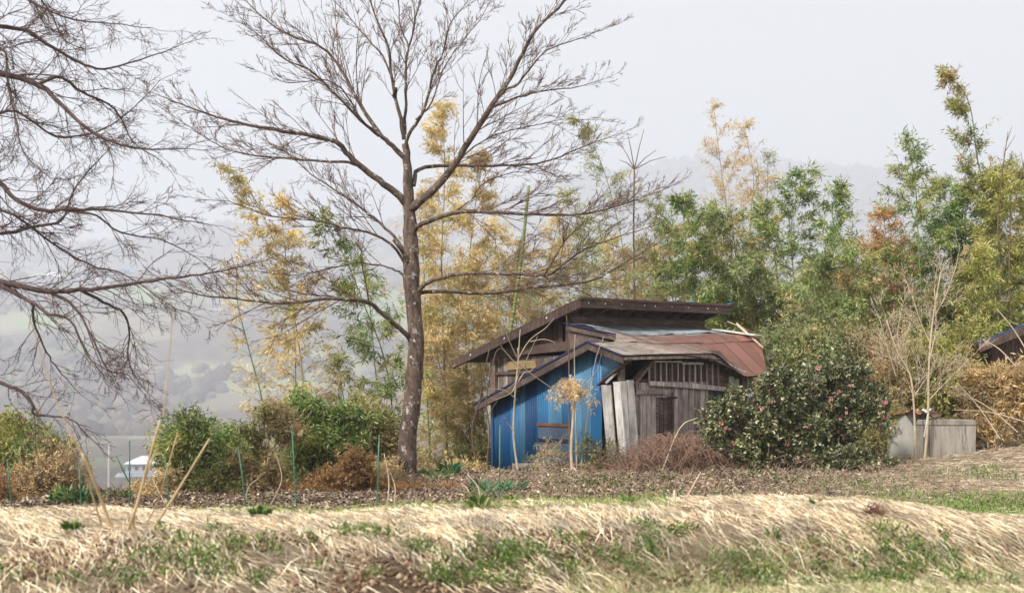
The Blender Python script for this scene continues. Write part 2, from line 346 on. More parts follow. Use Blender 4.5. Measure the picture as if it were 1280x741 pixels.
# ------------------------------------------------------------------ the shed (local frame: x along the front, y = -v towards the back, z up)
C0 = np.array([1.453, 26.0]); AX = math.atan2(.6, .8)
shed = thing('wooden_shed', 'old tin and timber shed with blue corrugated end wall and rusty red lean-to roof', 'shed', (C0[0], C0[1], 0), AX)
def pv(px, py, v):                          # photo pixel -> (u, z) on the plane v = const
    k = (px - 640) / FP; u = (k * (C0[1] - .8 * v) - (C0[0] + .6 * v)) / (.8 - .6 * k); Y = C0[1] + .6 * u - .8 * v
    return u, EYE - (py - HZ) / FP * Y
def pu(px, py, u):                          # photo pixel -> (v, z) on the plane u = const
    k = (px - 640) / FP; v = (k * (C0[1] + .6 * u) - (C0[0] + .8 * u)) / (.6 + .8 * k); Y = C0[1] + .6 * u - .8 * v
    return v, EYE - (py - HZ) / FP * Y
def part(name, parts, mat, bevel=0, smooth=False): return solid(name, parts, shed, M[mat], smooth, bevel)
def wall_u(u0, u1, poly): return prism([(-v, z) for v, z in poly], 'x', u0, u1)       # polygon in (v, z), thick along u
def wall_v(v0, v1, poly): return prism(poly, 'y', -v1, -v0)                            # polygon in (u, z), thick along v
def lbar(a, b, w, h, up=(0, 0, 1)): return bar((a[0], -a[1], a[2]), (b[0], -b[1], b[2]), w, h, up)
UM, VF = .8, .65                            # end wall of the tall part, front wall of the lean-to
def rake_blue(v): return 2.395 - .28 * v if v > 0 else 2.395 + .331 * v
def rake_main(v): return 3.315 + (v + .81) * .262
def grd(u, v): return gz(C0[0] + .8 * u + .6 * v, C0[1] + .6 * u - .8 * v)

# blue corrugated end wall: single sheets, each with its ribs; cut off by the slanting barge board at the front corner
def blue_sheet(v0, v1, mat, du=0):
    nco = max(8, int((v1 - v0) / .0125)); V = []; F = []
    for k in range(nco + 1):
        v = v0 + (v1 - v0) * k / nco; x = .25 + du + .008 * math.sin(v * 2 * math.pi / .076)
        top = rake_blue(v) - .05; bot = min(grd(.2, v) - .1, .1)
        if v > .1: bot = 1.6 + (v - .1) * .56
        mid = (top + bot) / 2
        for z in (bot, mid, top): V.append((x, -v, z))
        if k:
            b_ = 3 * k
            F += [(b_ - 3, b_, b_ + 1, b_ - 2), (b_ - 2, b_ + 1, b_ + 2, b_ - 1)]
    me = bpy.data.meshes.new('corrugated_sheet'); me.from_pydata(V, [], F); me.polygons.foreach_set('use_smooth', [True] * len(F))
    o = link('corrugated_sheet', me, shed, M[mat])
    so = o.modifiers.new('thickness', 'SOLIDIFY'); so.thickness = .002
    return o
cuts = [-3.40, -3.18, -2.80, -2.52, -2.28, -1.92, -1.52, -1.12, -.80, -.48, -.2, .1, .74]
mats = ['blued', 'blued', 'blue', 'bluel', 'blued', 'blue', 'bluel', 'blue', 'bluel', 'bluel', 'blue', 'bluel']
for q, mname in enumerate(mats): blue_sheet(cuts[q] - .012, cuts[q + 1] + .012, mname, .006 * (q % 2))
part('corner_trim', [wall_u(.22, .34, [(-3.46, -.5), (-3.39, -.5), (-3.39, 1.26), (-3.46, 1.24)])], 'blued')
part('side_wall', [wall_v(-3.44, -3.42, [(.25, -.6), (4.4, -.6), (4.4, 1.2), (.25, 1.2)])], 'blued')
# rusty hatch on the blue wall
ha, hb = pu(674, 529, .21), pu(713, 582, .21)
part('hatch', [wall_u(.19, .225, [(ha[0], hb[1]), (hb[0], hb[1]), (hb[0], ha[1]), (ha[0], ha[1])])], 'rustb')
for pyb, nm in ((530, 'rust'), (549, 'navy'), (567, 'rust')):
    z0 = pu(674, pyb, .17)[1]; part('hatch_bar', [wall_u(.165, .195, [(ha[0] - .03, z0 - .03), (hb[0] + .03, z0 - .03), (hb[0] + .03, z0 + .03), (ha[0] - .03, z0 + .03)])], nm)
vv, z1 = pu(681, 505, .2); part('drain_pipe', [lbar((.2, vv, pu(681, 530, .2)[1]), (.2, vv, z1), .03, .03)], 'whitew')
# low concrete footing under the hatch
fa, fb = pu(645, 579, .05), pu(715, 579, .05)
part('concrete_footing', [wall_u(-.05, .2, [(fa[0], -.5), (fb[0], -.5), (fb[0], fb[1] + .02), (fa[0], fa[1])])], 'conc', .01)
# annex roof: rake boards, navy trim, back slope sheets
def rake(u0, u1, v0, v1, f, lo, hi, mat, name, bev=.004):
    return part(name, [wall_u(u0, u1, [(v0, f(v0) + lo), (v1, f(v1) + lo), (v1, f(v1) + hi), (v0, f(v0) + hi)])], mat, bev)
rake(-.02, .03, -3.7, 0, rake_blue, -.15, -.012, 'woodm', 'rake_board'); rake(-.02, .03, .002, 1.0, rake_blue, -.13, -.012, 'woodm', 'rake_board')
rake(-.035, .06, -3.75, 0, rake_blue, -.01, .035, 'navy', 'metal_edge_trim'); rake(-.035, .06, .002, 1.02, rake_blue, -.01, .035, 'navy', 'metal_edge_trim')
for k in range(8):
    a_, b_ = -3.72 + k * .465, -3.72 + (k + 1) * .465
    part('roof_sheet', [wall_u(.062, 4.6 if k < 3 else .78, [(a_, rake_blue(a_) + .0), (b_ - .006, rake_blue(b_) + .0), (b_ - .006, rake_blue(b_) + .02), (a_, rake_blue(a_) + .026)])], 'navy')
for k, v in enumerate((-3.3, -2.5, -1.7, -.9, -.12, .55)):
    part('purlin_end', [lbar((-.01, v, rake_blue(v) - .11), (.8, v, rake_blue(v) - .11), .07, .07)], 'woodm')
# barge board cutting the corner, dark opening behind it with braces
part('barge_board', [lbar((.2, .98, 2.06), (.2, .08, 1.58), .03, .11, (1, 0, 0))], 'woodm')
part('brace', [lbar((.5, .72, 2.12), (.1, .4, 1.62), .035, .045)], 'whitew')
p1, p2 = pv(813, 452, .73), pv(790, 481, .73); part('brace', [lbar((p1[0], .73, p1[1]), (p2[0], .73, p2[1]), .05, .17, (0, 1, 0))], 'woodm')
part('post', [box(.26, .36, -.66, -.56, .0, 2.2)], 'woodm'); part('beam', [lbar((.22, .62, 1.62), (.95, .62, 1.66), .08, .1)], 'woodh')

# tall part: end wall of upright planks, posts, beams
vF, vB = -1.45, -4.16
zb0 = pu(650, 447, UM)[1]; zb1 = pu(650, 437, UM)[1]
k = 0; v = vB
while v < vF - .02:
    w = rnd.uniform(.13, .22); v1 = min(v + w, vF); xo = UM + rnd.uniform(0, .012)
    if not (-1.78 < v + w / 2 < -1.55):
        part('plank', [wall_u(xo, xo + .02, [(v, zb1 - .03), (v1 - .006, zb1 - .03), (v1 - .006, rake_main(v1) - .12), (v, rake_main(v) - .12)])], 'woodd')
    xo = UM + .03 + rnd.uniform(0, .01)
    part('plank', [wall_u(xo, xo + .02, [(v, -.3), (v1 - .006, -.3), (v1 - .006, zb0 + .03), (v, zb0 + .03)])], 'wood' if rnd.random() < .2 else 'woodm')
    v = v1
part('tie_beam', [wall_u(UM - .06, UM + .02, [(vB - .15, zb0), (vF, zb0 + .12), (vF, zb1 + .14), (vB - .15, zb1)])], 'woodh', .005)
part('corner_post', [wall_u(UM - .05, UM + .07, [(vB - .06, -.4), (vB + .12, -.4), (vB + .12, zb0), (vB - .06, zb0)])], 'woodm', .005)
part('corner_post', [wall_u(UM - .05, UM + .03, [(vF - .17, 2.2), (vF, 2.2), (vF, rake_main(vF) - .13), (vF - .17, rake_main(vF) - .13)])], 'woodd', .005)
part('clay_infill', [wall_u(UM + .0, UM + .04, [(pu(634, 462, UM)[0], pu(634, 463, UM)[1]), (pu(670, 462, UM)[0], pu(670, 460, UM)[1]), (pu(668, 450, UM)[0], pu(668, 450, UM)[1]), (pu(634, 450, UM)[0], pu(634, 452, UM)[1])])], 'culmdry', .01)
part('rail', [wall_u(UM - .02, UM + .03, [(vB + .1, pu(640, 468, UM)[1]), (-2.6, pu(640, 468, UM)[1] + .02), (-2.6, pu(640, 464, UM)[1] + .02), (vB + .1, pu(640, 464, UM)[1])])], 'woodm')
# clerestory wall of the tall part: two rows of level boards
zc0, zc1 = 2.74, 3.16
for r_, (a_, b_) in enumerate(((2.72, 2.985), (2.99, 3.2))):
    u = UM
    while u < 4.55:
        u1 = min(u + rnd.uniform(.7, 1.3), 4.56); o_ = rnd.uniform(0, .012)
        part('board', [wall_v(vF - .02 + o_ - .02 * r_, vF + .005 + o_ - .02 * r_, [(u, a_), (u1 - .008, a_), (u1 - .008, b_), (u, b_)])], 'woodm' if r_ == 0 else 'woodh', .003); u = u1
part('side_wall', [wall_u(4.53, 4.57, [(vB, -.5), (vF, -.5), (vF, 3.1), (vB, 2.35)])], 'woodd'); part('back_wall', [wall_v(vB - .03, vB, [(UM, -.6), (4.55, -.6), (4.55, 2.35), (UM, 2.35)])], 'woodd')
# mono-pitch roof: deck, rake boards, fascia, rafters, metal covering sheets
UR0, UR1, VR0, VR1 = .5, 4.72, -5.3, -.81
for k in range(14):
    v0 = VR0 + k * (VR1 - VR0) / 14; v1 = v0 + (VR1 - VR0) / 14
    part('roof_board', [wall_u(UR0 + .03, UR1, [(v0, rake_main(v0) - .045), (v1 - .004, rake_main(v1) - .045), (v1 - .004, rake_main(v1) - .02), (v0, rake_main(v0) - .02)])], 'woodd')
for k in range(6):
    for q in range(5):
        v0 = VR0 + k * (VR1 - VR0) / 6 - .02; v1 = VR0 + (k + 1) * (VR1 - VR0) / 6 + .02; u0 = UR0 - .02 + q * .856
        part('roof_sheet', [wall_u(u0, u0 + .851, [(v0, rake_main(v0) - .016), (v1, rake_main(v1) - .012), (v1, rake_main(v1) - .0), (v0, rake_main(v0) + .004)])], 'woodd')
rake(UR0 - .03, UR0 + .026, VR0, -3.1, rake_main, -.19, -.02, 'woodd', 'rake_board'); rake(UR0 - .028, UR0 + .026, -3.094, VR1 + .02, rake_main, -.2, -.02, 'woodd', 'rake_board')
for u0, u1 in ((.53, 1.9), (1.905, 3.3), (3.305, 4.72)):
    part('fascia_board', [wall_v(VR1 - .02, VR1 + .02, [(u0, 3.115), (u1, 3.115), (u1, 3.275), (u0, 3.275)])], 'woodh', .004)
part('drip_edge', [wall_v(VR1 - .04, VR1 + .05, [(.45, 3.279), (4.82, 3.279), (4.82, 3.325), (.45, 3.325)])], 'woodd')
for k in range(12):
    u = .7 + k * .35; part('rafter', [lbar((u, VR1 - .025, 3.21), (u, -2.3, 3.21 - (2.3 - .835) * .262), .06, .09)], 'woodh')
for u, nm in ((3.5, 'pole'), (4.66, 'pole')): part('tarp_scrap', [box(u, u + .07, -VR1 - .06, -VR1 + .06, 3.33, 3.35)], 'tarp', .004)
for k in range(9):
    u = .75 + k * .45 + rnd.uniform(-.12, .12); part('nail_patch', [wall_v(VR1 + .021, VR1 + .026, [(u, 3.2), (u + .02, 3.195), (u + .024, 3.22), (u + .005, 3.235)])], 'whitew')
for v in (-4.6, -3.35, -1.9):
    z = rake_main(v) - .1; part('nail_patch', [wall_u(UR0 - .036, UR0 - .03, [(v, z), (v + .05, z + .02), (v + .03, z + .05)])], 'whitew')

# lean-to roof: single metal sheets bent over the sagging frame
def roofz(u, v):
    top = 2.815; mid = 2.42 + .16 * float(ss((u - 1.6) / 2.6)); low = 2.135 + .03 * min(u, 2.3) - .42 * float(ss((u - 2.25) / 1.0)) + .05 * float(ss((u - 3.3) / .6))
    z = top + (mid - top) * (v + 1.42) / 1.42 if v < 0 else mid + (low - mid) * (v / .99)
    z += .13 * float(1 - ss((u - .6) / 1.1)) * float(1 - ss((v + .25) / .5)) * (1 if u > .55 else 0) * float(ss((v + 1.5) / .8))
    return z
def umax(v): return 4.95 - .2 * (v + 1.42) / 1.42 if v < 0 else 4.75 - .85 * v / .99
rows = [(-1.44, -.55), (-.55, .1), (.1, 1.0)]
for ri, (v0, v1) in enumerate(rows):
    ustart = .6 if v1 <= .1 else -.03
    nsh = 13; wsh = .36; u = ustart - wsh * (0, .45, .2)[ri]
    while u < umax(v0) - .05:
        ua, ub = max(u, ustart), u + wsh; tilt = .016; G = 3; V = []; F = []
        if ua - ub > -.08: u += wsh; continue
        j1, j2, lift = rnd.uniform(-.004, .004), rnd.uniform(-.004, .004), (rnd.random() < .12) * .03
        for q in range(G + 1):
            v = v0 + (v1 + .05 - v0) * q / G
            for p in range(G + 1):
                uu = ua + (min(ub - .012, max(umax(v0), ua + .1)) - ua) * p / G; uu = min(uu, umax(v))
                V.append((uu, -v, roofz(uu, v) + .004 + tilt * q / G + (j1 if p else j2) + .006 + lift * (q / G) * (p / G)))
        n_ = len(V); V += [(x, y, z - .007) for x, y, z in V]; g = G + 1
        for q in range(G):
            for p in range(G): F += [(q * g + p, q * g + p + 1, (q + 1) * g + p + 1, (q + 1) * g + p), tuple(n_ + i for i in (q * g + p, (q + 1) * g + p, (q + 1) * g + p + 1, q * g + p + 1))]
        for p in range(G): F += [(p, p + n_, p + 1 + n_, p + 1), (G * g + p, G * g + p + 1, G * g + p + 1 + n_, G * g + p + n_), (p * g, (p + 1) * g, (p + 1) * g + n_, p * g + n_), (p * g + G, p * g + G + n_, (p + 1) * g + G + n_, (p + 1) * g + G)]
        part('metal_roof_sheet', [(V, F)], 'roof'); u += wsh
# battens and boards carrying it
for k in range(7):
    v0 = -1.42 + k * .345; v1 = v0 + .335
    for ua, ub in ((.62 if v1 <= .1 else 0, 1.5), (1.5, 2.6), (2.6, 3.3), (3.3, umax(v1) - .03)):
        V = [(uu, -v, roofz(uu, v) + dz) for dz in (-.035, -.016) for uu, v in ((ua, v0), (ub - .004, v0), (ub - .004, v1), (ua, v1))]
        part('sheathing_board', [(V, [(0, 1, 2, 3), (7, 6, 5, 4), (0, 4, 5, 1), (1, 5, 6, 2), (2, 6, 7, 3), (3, 7, 4, 0)])], 'woodd')
def under(u, v, d_): return (u, v, roofz(u, v) - d_)
for u0, u1 in ((0, .8), (.8, 1.6), (1.6, 2.28)): part('eave_board', [lbar(under(u0, .96, .06), under(u1 - .005, .96, .055), .03, .08)], 'wood', .003)
part('eave_board', [lbar(under(2.285, .96, .05), under(3.42, .93, .05), .03, .08)], 'wood', .003)
part('eave_board', [lbar(under(3.43, .96, .05), under(3.95, .96, .05), .03, .07)], 'woodm', .003)
for u in (.3, .8, 1.3, 1.8, 2.3, 2.8, 3.3, 3.8):
    part('lean_to_rafter', [lbar(under(u, .93, .06), under(u, 0, .07), .05, .07), ], 'woodh')
    if u > .7: part('lean_to_rafter', [lbar(under(u, -.01, .07), under(u, -1.4, .06), .05, .07)], 'woodh')
part('rake_board', [lbar((.62, -1.42, 2.74), (.62, .08, 2.49), .03, .09, (0, 0, 1))], 'woodm', .003); part('metal_edge_trim', [lbar((.60, -1.44, 2.835), (.60, .1, 2.56), .05, .03, (0, 0, 1))], 'navy')
part('side_infill_board', [wall_u(.66, .69, [(-1.4, 2.3), (.0, 2.3), (0, 2.4), (-1.4, 2.72)])], 'woodm')
# front wall of upright planks, a darker low door, batten, slatted strip above
def pl(px0, px1, pyt, pyb, v, th, mat, name='plank', skew=0):
    a_, zt = pv(px0, pyt, v); b_, _ = pv(px1, pyt, v); zb = pv((px0 + px1) / 2, pyb, v)[1]
    return part(name, [wall_v(v - th, v, [(a_ + skew, zb), (b_ - .011 + skew, zb), (b_ - .011, zt), (a_, zt)])], mat, .002)
x = 795.0
while x < 884:
    w = rnd.uniform(5, 8.5); o_ = rnd.uniform(0, .02)
    if 815 < x < 838: pl(x, x + w, 478, 497, VF - .02 + o_, .02, 'wood')
    else: pl(x, min(x + w, 886), 478 if x < 838 else 477, 580, VF + o_, .022, 'wood', skew=rnd.uniform(-.01, .01))
    x += w
x = 814.0
while x < 838: pl(x, x + 5.2, 496, 580, VF - .05 + rnd.uniform(0, .02), .02, 'woodm', 'door_board'); x += 5.4
pl(840, 843.5, 490, 545, VF + .05, .02, 'woodd', 'door_stile'); pl(835, 847, 495.5, 498, VF + .06, .02, 'black', 'latch')
pl(796, 835, 487, 492.5, VF + .06, .035, 'wood', 'batten')
a_, z_ = pv(809, 476, VF); b_, z2_ = pv(914, 486, VF)
part('rail', [wall_v(VF + .03, VF + .075, [(a_, z_ - .085), (pv(860, 482, VF)[0], pv(860, 485, VF)[1]), (b_, z2_ - .06), (b_, z2_ + .02), (pv(860, 478, VF)[0], pv(860, 478.5, VF)[1]), (a_, z_ + .0)])], 'wood', .003)
for k in range(13): x = 811 + k * 7.2; pl(x, x + 2.2, 453 + .1 * k, 478 + k * .5, VF + .05, .02, 'wood', 'slat')
for k in range(6): pl(885 + k * 6.6, 891.6 + k * 6.6, 456 + k * 3.5, 484 + .4 * k, VF + .01, .012, 'galv' if k > 3 else 'woodm', 'wall_panel')
for k, x in enumerate((812, 824, 836, 848, 860, 872)): pl(x, x + 11.5, 452, 480, VF - .05, .015, 'woodd' if k % 2 else 'woodm', 'backing_board')
pl(819, 853, 450.5, 453, VF + .1, .05, 'whitew', 'lamp_tube'); pl(854, 880, 452.5, 455.5, VF + .1, .05, 'whitew', 'lamp_tube')
a_ = pv(886, 480, VF); b_ = pv(930, 480, VF)
part('wall_panel', [wall_v(VF - .32, VF - .3, [(a_[0], .2), (b_[0] + .1, .2), (b_[0] + .1, 1.62), (a_[0], 1.62)])], 'blued')
part('post', [wall_v(VF - .1, VF, [(a_[0] - .02, .1), (a_[0] + .09, .1), (a_[0] + .09, 1.7), (a_[0] - .02, 1.7)])], 'woodm'); part('post', [wall_v(VF - .1, VF, [(b_[0] - .05, .1), (b_[0] + .06, .1), (b_[0] + .06, 1.75), (b_[0] - .05, 1.75)])], 'woodm')
part('side_wall', [wall_u(b_[0] + .1, b_[0] + .13, [(vF, 0), (VF, 0), (VF, 1.8), (vF, 2.4)])], 'galv')
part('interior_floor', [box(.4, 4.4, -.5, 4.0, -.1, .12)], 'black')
# peeling white boards closing the front corner
for (x0, x1, xb0, xb1, t_, u_) in ((751, 763, 757, 768, 481, .16), (766, 774, 772, 781, 477, .14)):
    A, B = pu(x0, t_, u_), pu(x1, t_, u_); A2, B2 = pu(xb0, 582, u_ - .06), pu(xb1, 582, u_ - .06)
    part('white_board', [wall_u(u_, u_ + .025, [(A2[0], A2[1]), (B2[0], B2[1]), (B[0], B[1]), (A[0], A[1])])], 'whitew', .003)
for (x0, x1, xb0, xb1, t_) in ((775, 783, 780, 789, 476), (784, 792, 790, 800, 475)):
    A, B = pv(x0, t_, .78), pv(x1, t_, .78); A2, B2 = pv(xb0, 586, .78), pv(xb1, 586, .78)
    part('white_board', [wall_v(.76, .785, [(A2[0], A2[1]), (B2[0], B2[1]), (B[0], B[1]), (A[0], A[1])])], 'whitew', .003)
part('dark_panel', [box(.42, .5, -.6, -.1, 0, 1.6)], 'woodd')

def stick(name, label, cat, pts, r0, r1, mat, group=None, sides=6):
    t_ = Tubes(); t_.add(pts, r0, r1, sides); return tag(t_.build(name, None, M[mat]), label, cat, group)
# loose things on and by the shed roof
def wp(u, v, z): return np.array([C0[0] + .8 * u + .6 * v, C0[1] + .6 * u - .8 * v, z])
b1 = solid('loose_board', [bar(wp(4.35, -.9, 2.78), wp(4.5, .2, 2.62), .34, .02)], None, M['galv']); tag(b1, 'pale loose board lying on the top right of the red roof', 'board')
stick('thin_stick', 'thin tan stick leaning down from the tall roof end onto the red roof', 'stick', [wp(4.5, -.7, 2.95), wp(4.9, -.3, 2.7)], .012, .01, 'twigpale')
stick('fallen_pole', 'pinkish thicker pole lying across the right end of the red roof', 'pole', [at(921, 405, 29.2), at(938, 420, 28.6), at(954, 435, 28.3)], .03, .025, 'twigpale')
# white sheet standing behind the shed's left corner
solid_o = solid('tin_sheet', [bar(at(610, 528, 30.6), at(628, 528, 30.4), .02, 1.0)], None, M['galv']); tag(solid_o, 'white sheet panel standing behind the left end of the blue wall', 'panel')

# ------------------------------------------------------------------ branching
def catmull(pts, per=4):
    P = np.asarray(pts, float); P = np.vstack([2 * P[0] - P[1], P, 2 * P[-1] - P[-2]]); out = []
    for i_ in range(1, len(P) - 2):
        for k in range(per):
            t_ = k / per; a_, b_, c_, d_ = P[i_ - 1:i_ + 3]
            out.append(.5 * ((2 * b_) + (-a_ + c_) * t_ + (2 * a_ - 5 * b_ + 4 * c_ - d_) * t_ ** 2 + (-a_ + 3 * b_ - 3 * c_ + d_) * t_ ** 3))
    out.append(P[-2]); return np.array(out)
def grow(rng, T, p, d, L, r, lvl, up, wob_, ang=(.45, .95), rmin=.0035, nk=(3, 6), rat=(.35, .65)):
    n = 5 if lvl > 1 else (4 if lvl else 3); pts = [p]; dirs = [d]
    for k in range(n):
        d = nrm(d + rng.normal(0, wob_, 3) + np.array([0, 0, up]) * (1 if lvl < 2 else .6)); p = p + d * L / n; pts.append(p); dirs.append(d)
    T.add(pts, r, max(rmin, r * .4), 5 if r > .02 else (4 if r > .013 else 3))
    if lvl > 0 and L > .12:
        for q in range(rng.integers(*nk)):
            t_ = rng.uniform(.15, .98) * n; i_ = min(int(t_), n - 1); f = t_ - i_
            q_ = pts[i_] * (1 - f) + pts[i_ + 1] * f; a_ = rng.uniform(*ang)
            side = nrm(np.cross(dirs[i_ + 1], rng.normal(size=3)))
            grow(rng, T, q_, nrm(dirs[i_ + 1] * math.cos(a_) + side * math.sin(a_)), L * rng.uniform(*rat), max(rmin, r * .55), lvl - 1, up, wob_, ang, rmin, nk, rat)
def limb(rng, TB, TW, pts, r0, r1, spacing=.15, lvl=2, up=.06, wob_=.16, kl=(.22, .42), start=.12, rmin=.0035, bias=None, kang=(.5, 1.0), **kw):
    C = catmull(pts, 4); n = len(C); seg = np.linalg.norm(np.diff(C, axis=0), axis=1); s = np.concatenate([[0], np.cumsum(seg)]); Lt = s[-1]
    C[1:-1] += rng.normal(0, .006, (n - 2, 3)); tt = s / Lt
    TB.add(C, r0 + (r1 - r0) * tt ** .8, None, 8 if r0 > .05 else 6)
    pos = start * Lt
    while pos < Lt:
        i_ = min(np.searchsorted(s, pos) - 1, n - 2); f = (pos - s[i_]) / seg[i_]; p = C[i_] * (1 - f) + C[i_ + 1] * f; T_ = nrm(C[i_ + 1] - C[i_])
        a_ = rng.uniform(*kang); side = rng.normal(size=3) * np.array([1, .8, 1.1]);
        if bias is not None: side = side + bias
        side = nrm(side - T_ * side.dot(T_)); rr = (r0 + (r1 - r0) * (pos / Lt) ** .8)
        L = min(1.5, (.35 + (Lt - pos) * rng.uniform(*kl)) * rng.uniform(.5, 1.1))
        grow(rng, TW, p, nrm(T_ * math.cos(a_) + side * math.sin(a_)), L, min(rr * .5, .004 + .006 * L), lvl, up, wob_, rmin=rmin, **kw)
        pos += spacing * rng.uniform(.5, 1.5)
    grow(rng, TW, C[-1], nrm(C[-1] - C[-2]), .5, r1, lvl, up, wob_, rmin=rmin, **kw)

# ------------------------------------------------------------------ the bare tree beside the shed
def pix(pts, Y0, Y1):                       # traced points, sliding from distance Y0 to Y1 along the limb
    n = len(pts); return [at(x, y, Y0 + (Y1 - Y0) * (k / (n - 1)) ** 1.1) for k, (x, y) in enumerate(pts)]
rng = np.random.default_rng(11)
YT = 24.0
bt = thing('bare_tree', 'large leafless tree with grey brown trunk and spreading limbs left of the blue shed', 'tree', (at(507, 600, YT)[0], YT, gz(at(507, 600, YT)[0], YT)))
TB, TW, TL = Tubes(), Tubes(), Tubes()
trunk = catmull([at(x, y, YT) for x, y in ((505, 612), (508, 585), (511, 540), (516, 490), (520, 440), (518, 395), (514, 350), (513, 300), (511, 260), (510, 220), (506, 180))], 4)
tr = np.interp(np.linspace(0, 1, len(trunk)), [0, .06, .15, .5, .63, .66, .8, 1], [.23, .185, .165, .135, .15, .14, .105, .06])
TB.add(trunk + rng.normal(0, .008, trunk.shape), tr, None, 14)
LIMBS = [
 ([(514, 262), (521, 255), (557, 221), (589, 173), (616, 130), (638, 97), (654, 65), (675, 32), (697, 11), (722, -20)], 24, 22.6, .095, .018),
 ([(616, 130), (632, 112), (648, 105), (681, 65), (724, 49), (752, 38)], 23.4, 22.8, .03, .006),
 ([(612, 136), (648, 122), (681, 114), (724, 109), (752, 100)], 23.4, 24, .026, .006),
 ([(517, 232), (524, 211), (562, 207), (616, 207), (670, 205), (702, 195), (735, 181), (778, 166)], 24, 25.5, .05, .008),
 ([(514, 300), (521, 283), (540, 275), (567, 266), (616, 265), (670, 268), (724, 268), (767, 259), (800, 248), (828, 238)], 24, 22.4, .06, .008),
 ([(516, 372), (530, 356), (556, 346), (584, 342), (635, 342), (682, 344), (702, 332), (729, 313), (770, 297), (821, 281)], 24, 22.6, .05, .007),
 ([(517, 378), (530, 365), (584, 366), (628, 366), (669, 359), (736, 352), (787, 325), (824, 302)], 24, 25.2, .045, .007),
 ([(509, 256), (495, 241), (474, 226), (450, 207), (433, 191), (419, 177), (376, 167), (329, 160), (270, 146), (223, 129), (196, 118)], 24, 23.0, .08, .008),
 ([(450, 207), (430, 203), (396, 201), (356, 198), (302, 192), (270, 180), (239, 160), (200, 134)], 23.7, 25.2, .035, .006),
 ([(505, 197), (490, 182), (474, 166), (450, 131), (427, 88), (403, 60), (368, 47), (337, 30), (306, 0), (290, -12)], 24, 25.4, .055, .007),
 ([(474, 170), (450, 150), (419, 117), (388, 88), (356, 74), (317, 39), (292, 24)], 24.4, 23, .035, .006),
 ([(505, 175), (501, 149), (489, 98), (486, 60), (470, 23), (458, -20)], 24, 23.6, .045, .012),
 ([(506, 168), (507, 130), (507, 98), (509, 70), (520, 23), (530, -20)], 24, 24.6, .04, .012),
 ([(507, 190), (511, 167), (528, 142), (540, 97), (554, 65), (562, 32), (586, 0)], 24, 22.8, .045, .008),
 ([(520, 150), (540, 128), (552, 90), (575, 55), (600, 25), (618, -10)], 23.6, 24.8, .02, .006),
 ([(516, 428), (506, 416), (490, 402), (474, 388), (462, 379), (447, 375), (410, 373), (354, 379), (292, 373), (236, 366), (196, 345)], 24, 22.4, .06, .007),
 ([(513, 330), (500, 306), (482, 285), (462, 268), (435, 248), (400, 225), (366, 198), (345, 170)], 24, 25.3, .04, .006),
 ([(513, 345), (500, 318), (484, 302), (460, 290), (435, 286), (396, 276), (337, 270), (294, 254), (262, 250)], 24, 22.9, .035, .006),
 ([(512, 362), (505, 345), (490, 336), (470, 331), (447, 329), (420, 334), (366, 344), (312, 338)], 24, 25.4, .028, .005),
 ([(500, 190), (470, 165), (452, 150), (428, 112), (402, 100), (360, 104), (330, 92)], 23.9, 22.7, .03, .005),
 ([(490, 100), (478, 70), (452, 40), (428, 12), (400, -15)], 23.8, 24.6, .022, .006),
 ([(511, 60), (500, 30), (497, -12)], 24, 24.4, .02, .01),
 ([(560, 215), (585, 190), (620, 168), (655, 160), (700, 150), (745, 150)], 23.8, 25, .022, .005),
 ([(563, 268), (588, 250), (606, 228), (645, 215), (690, 220)], 23.8, 23, .02, .005),
 ([(680, 344), (708, 300), (745, 270), (790, 256)], 23.2, 22, .018, .005),
]
for pts, Y0, Y1, r0, r1 in LIMBS:
    n = len(pts); base = np.array(pts[0])
    limb(rng, TB, TW, pix(pts, Y0, Y1), r0 * .86, r1 * .8, spacing=.105, lvl=2, up=.035, kl=(.14, .34), start=.24, wob_=.08, nk=(4, 7), rmin=.0027, kang=(.32, .7), ang=(.3, .7), rat=(.2, .5), bias=np.array([0, 0, .45]))
for k in range(9):                          # root flare
    a_ = k / 9 * 6.28 + rng.uniform(-.2, .2); rt = trunk[0] * np.array([1, 1, 0]); d_ = np.array([math.cos(a_), math.sin(a_), 0]); P_ = [rt + d_ * .1 + [0, 0, gz(*rt[:2]) + .32], rt + d_ * .2 + [0, 0, gz(*rt[:2]) + .1], rt + d_ * rng.uniform(.42, .6) + [0, 0, gz(*rt[:2]) - .05]]
    TB.add(catmull(P_, 4), .1, .03, 7)
for px, py, dx, dy in ((512, 330, -20, -30), (493, 120, 2, -9)):     # broken stubs
    TB.add(pix([(px, py), (px + dx * .5, py + dy * .6), (px + dx, py + dy)], 23.9, 23.6), .045, .03, 7)
TB.build('trunk', bt, M['bark']); TW.build('branches', bt, M['twig'])

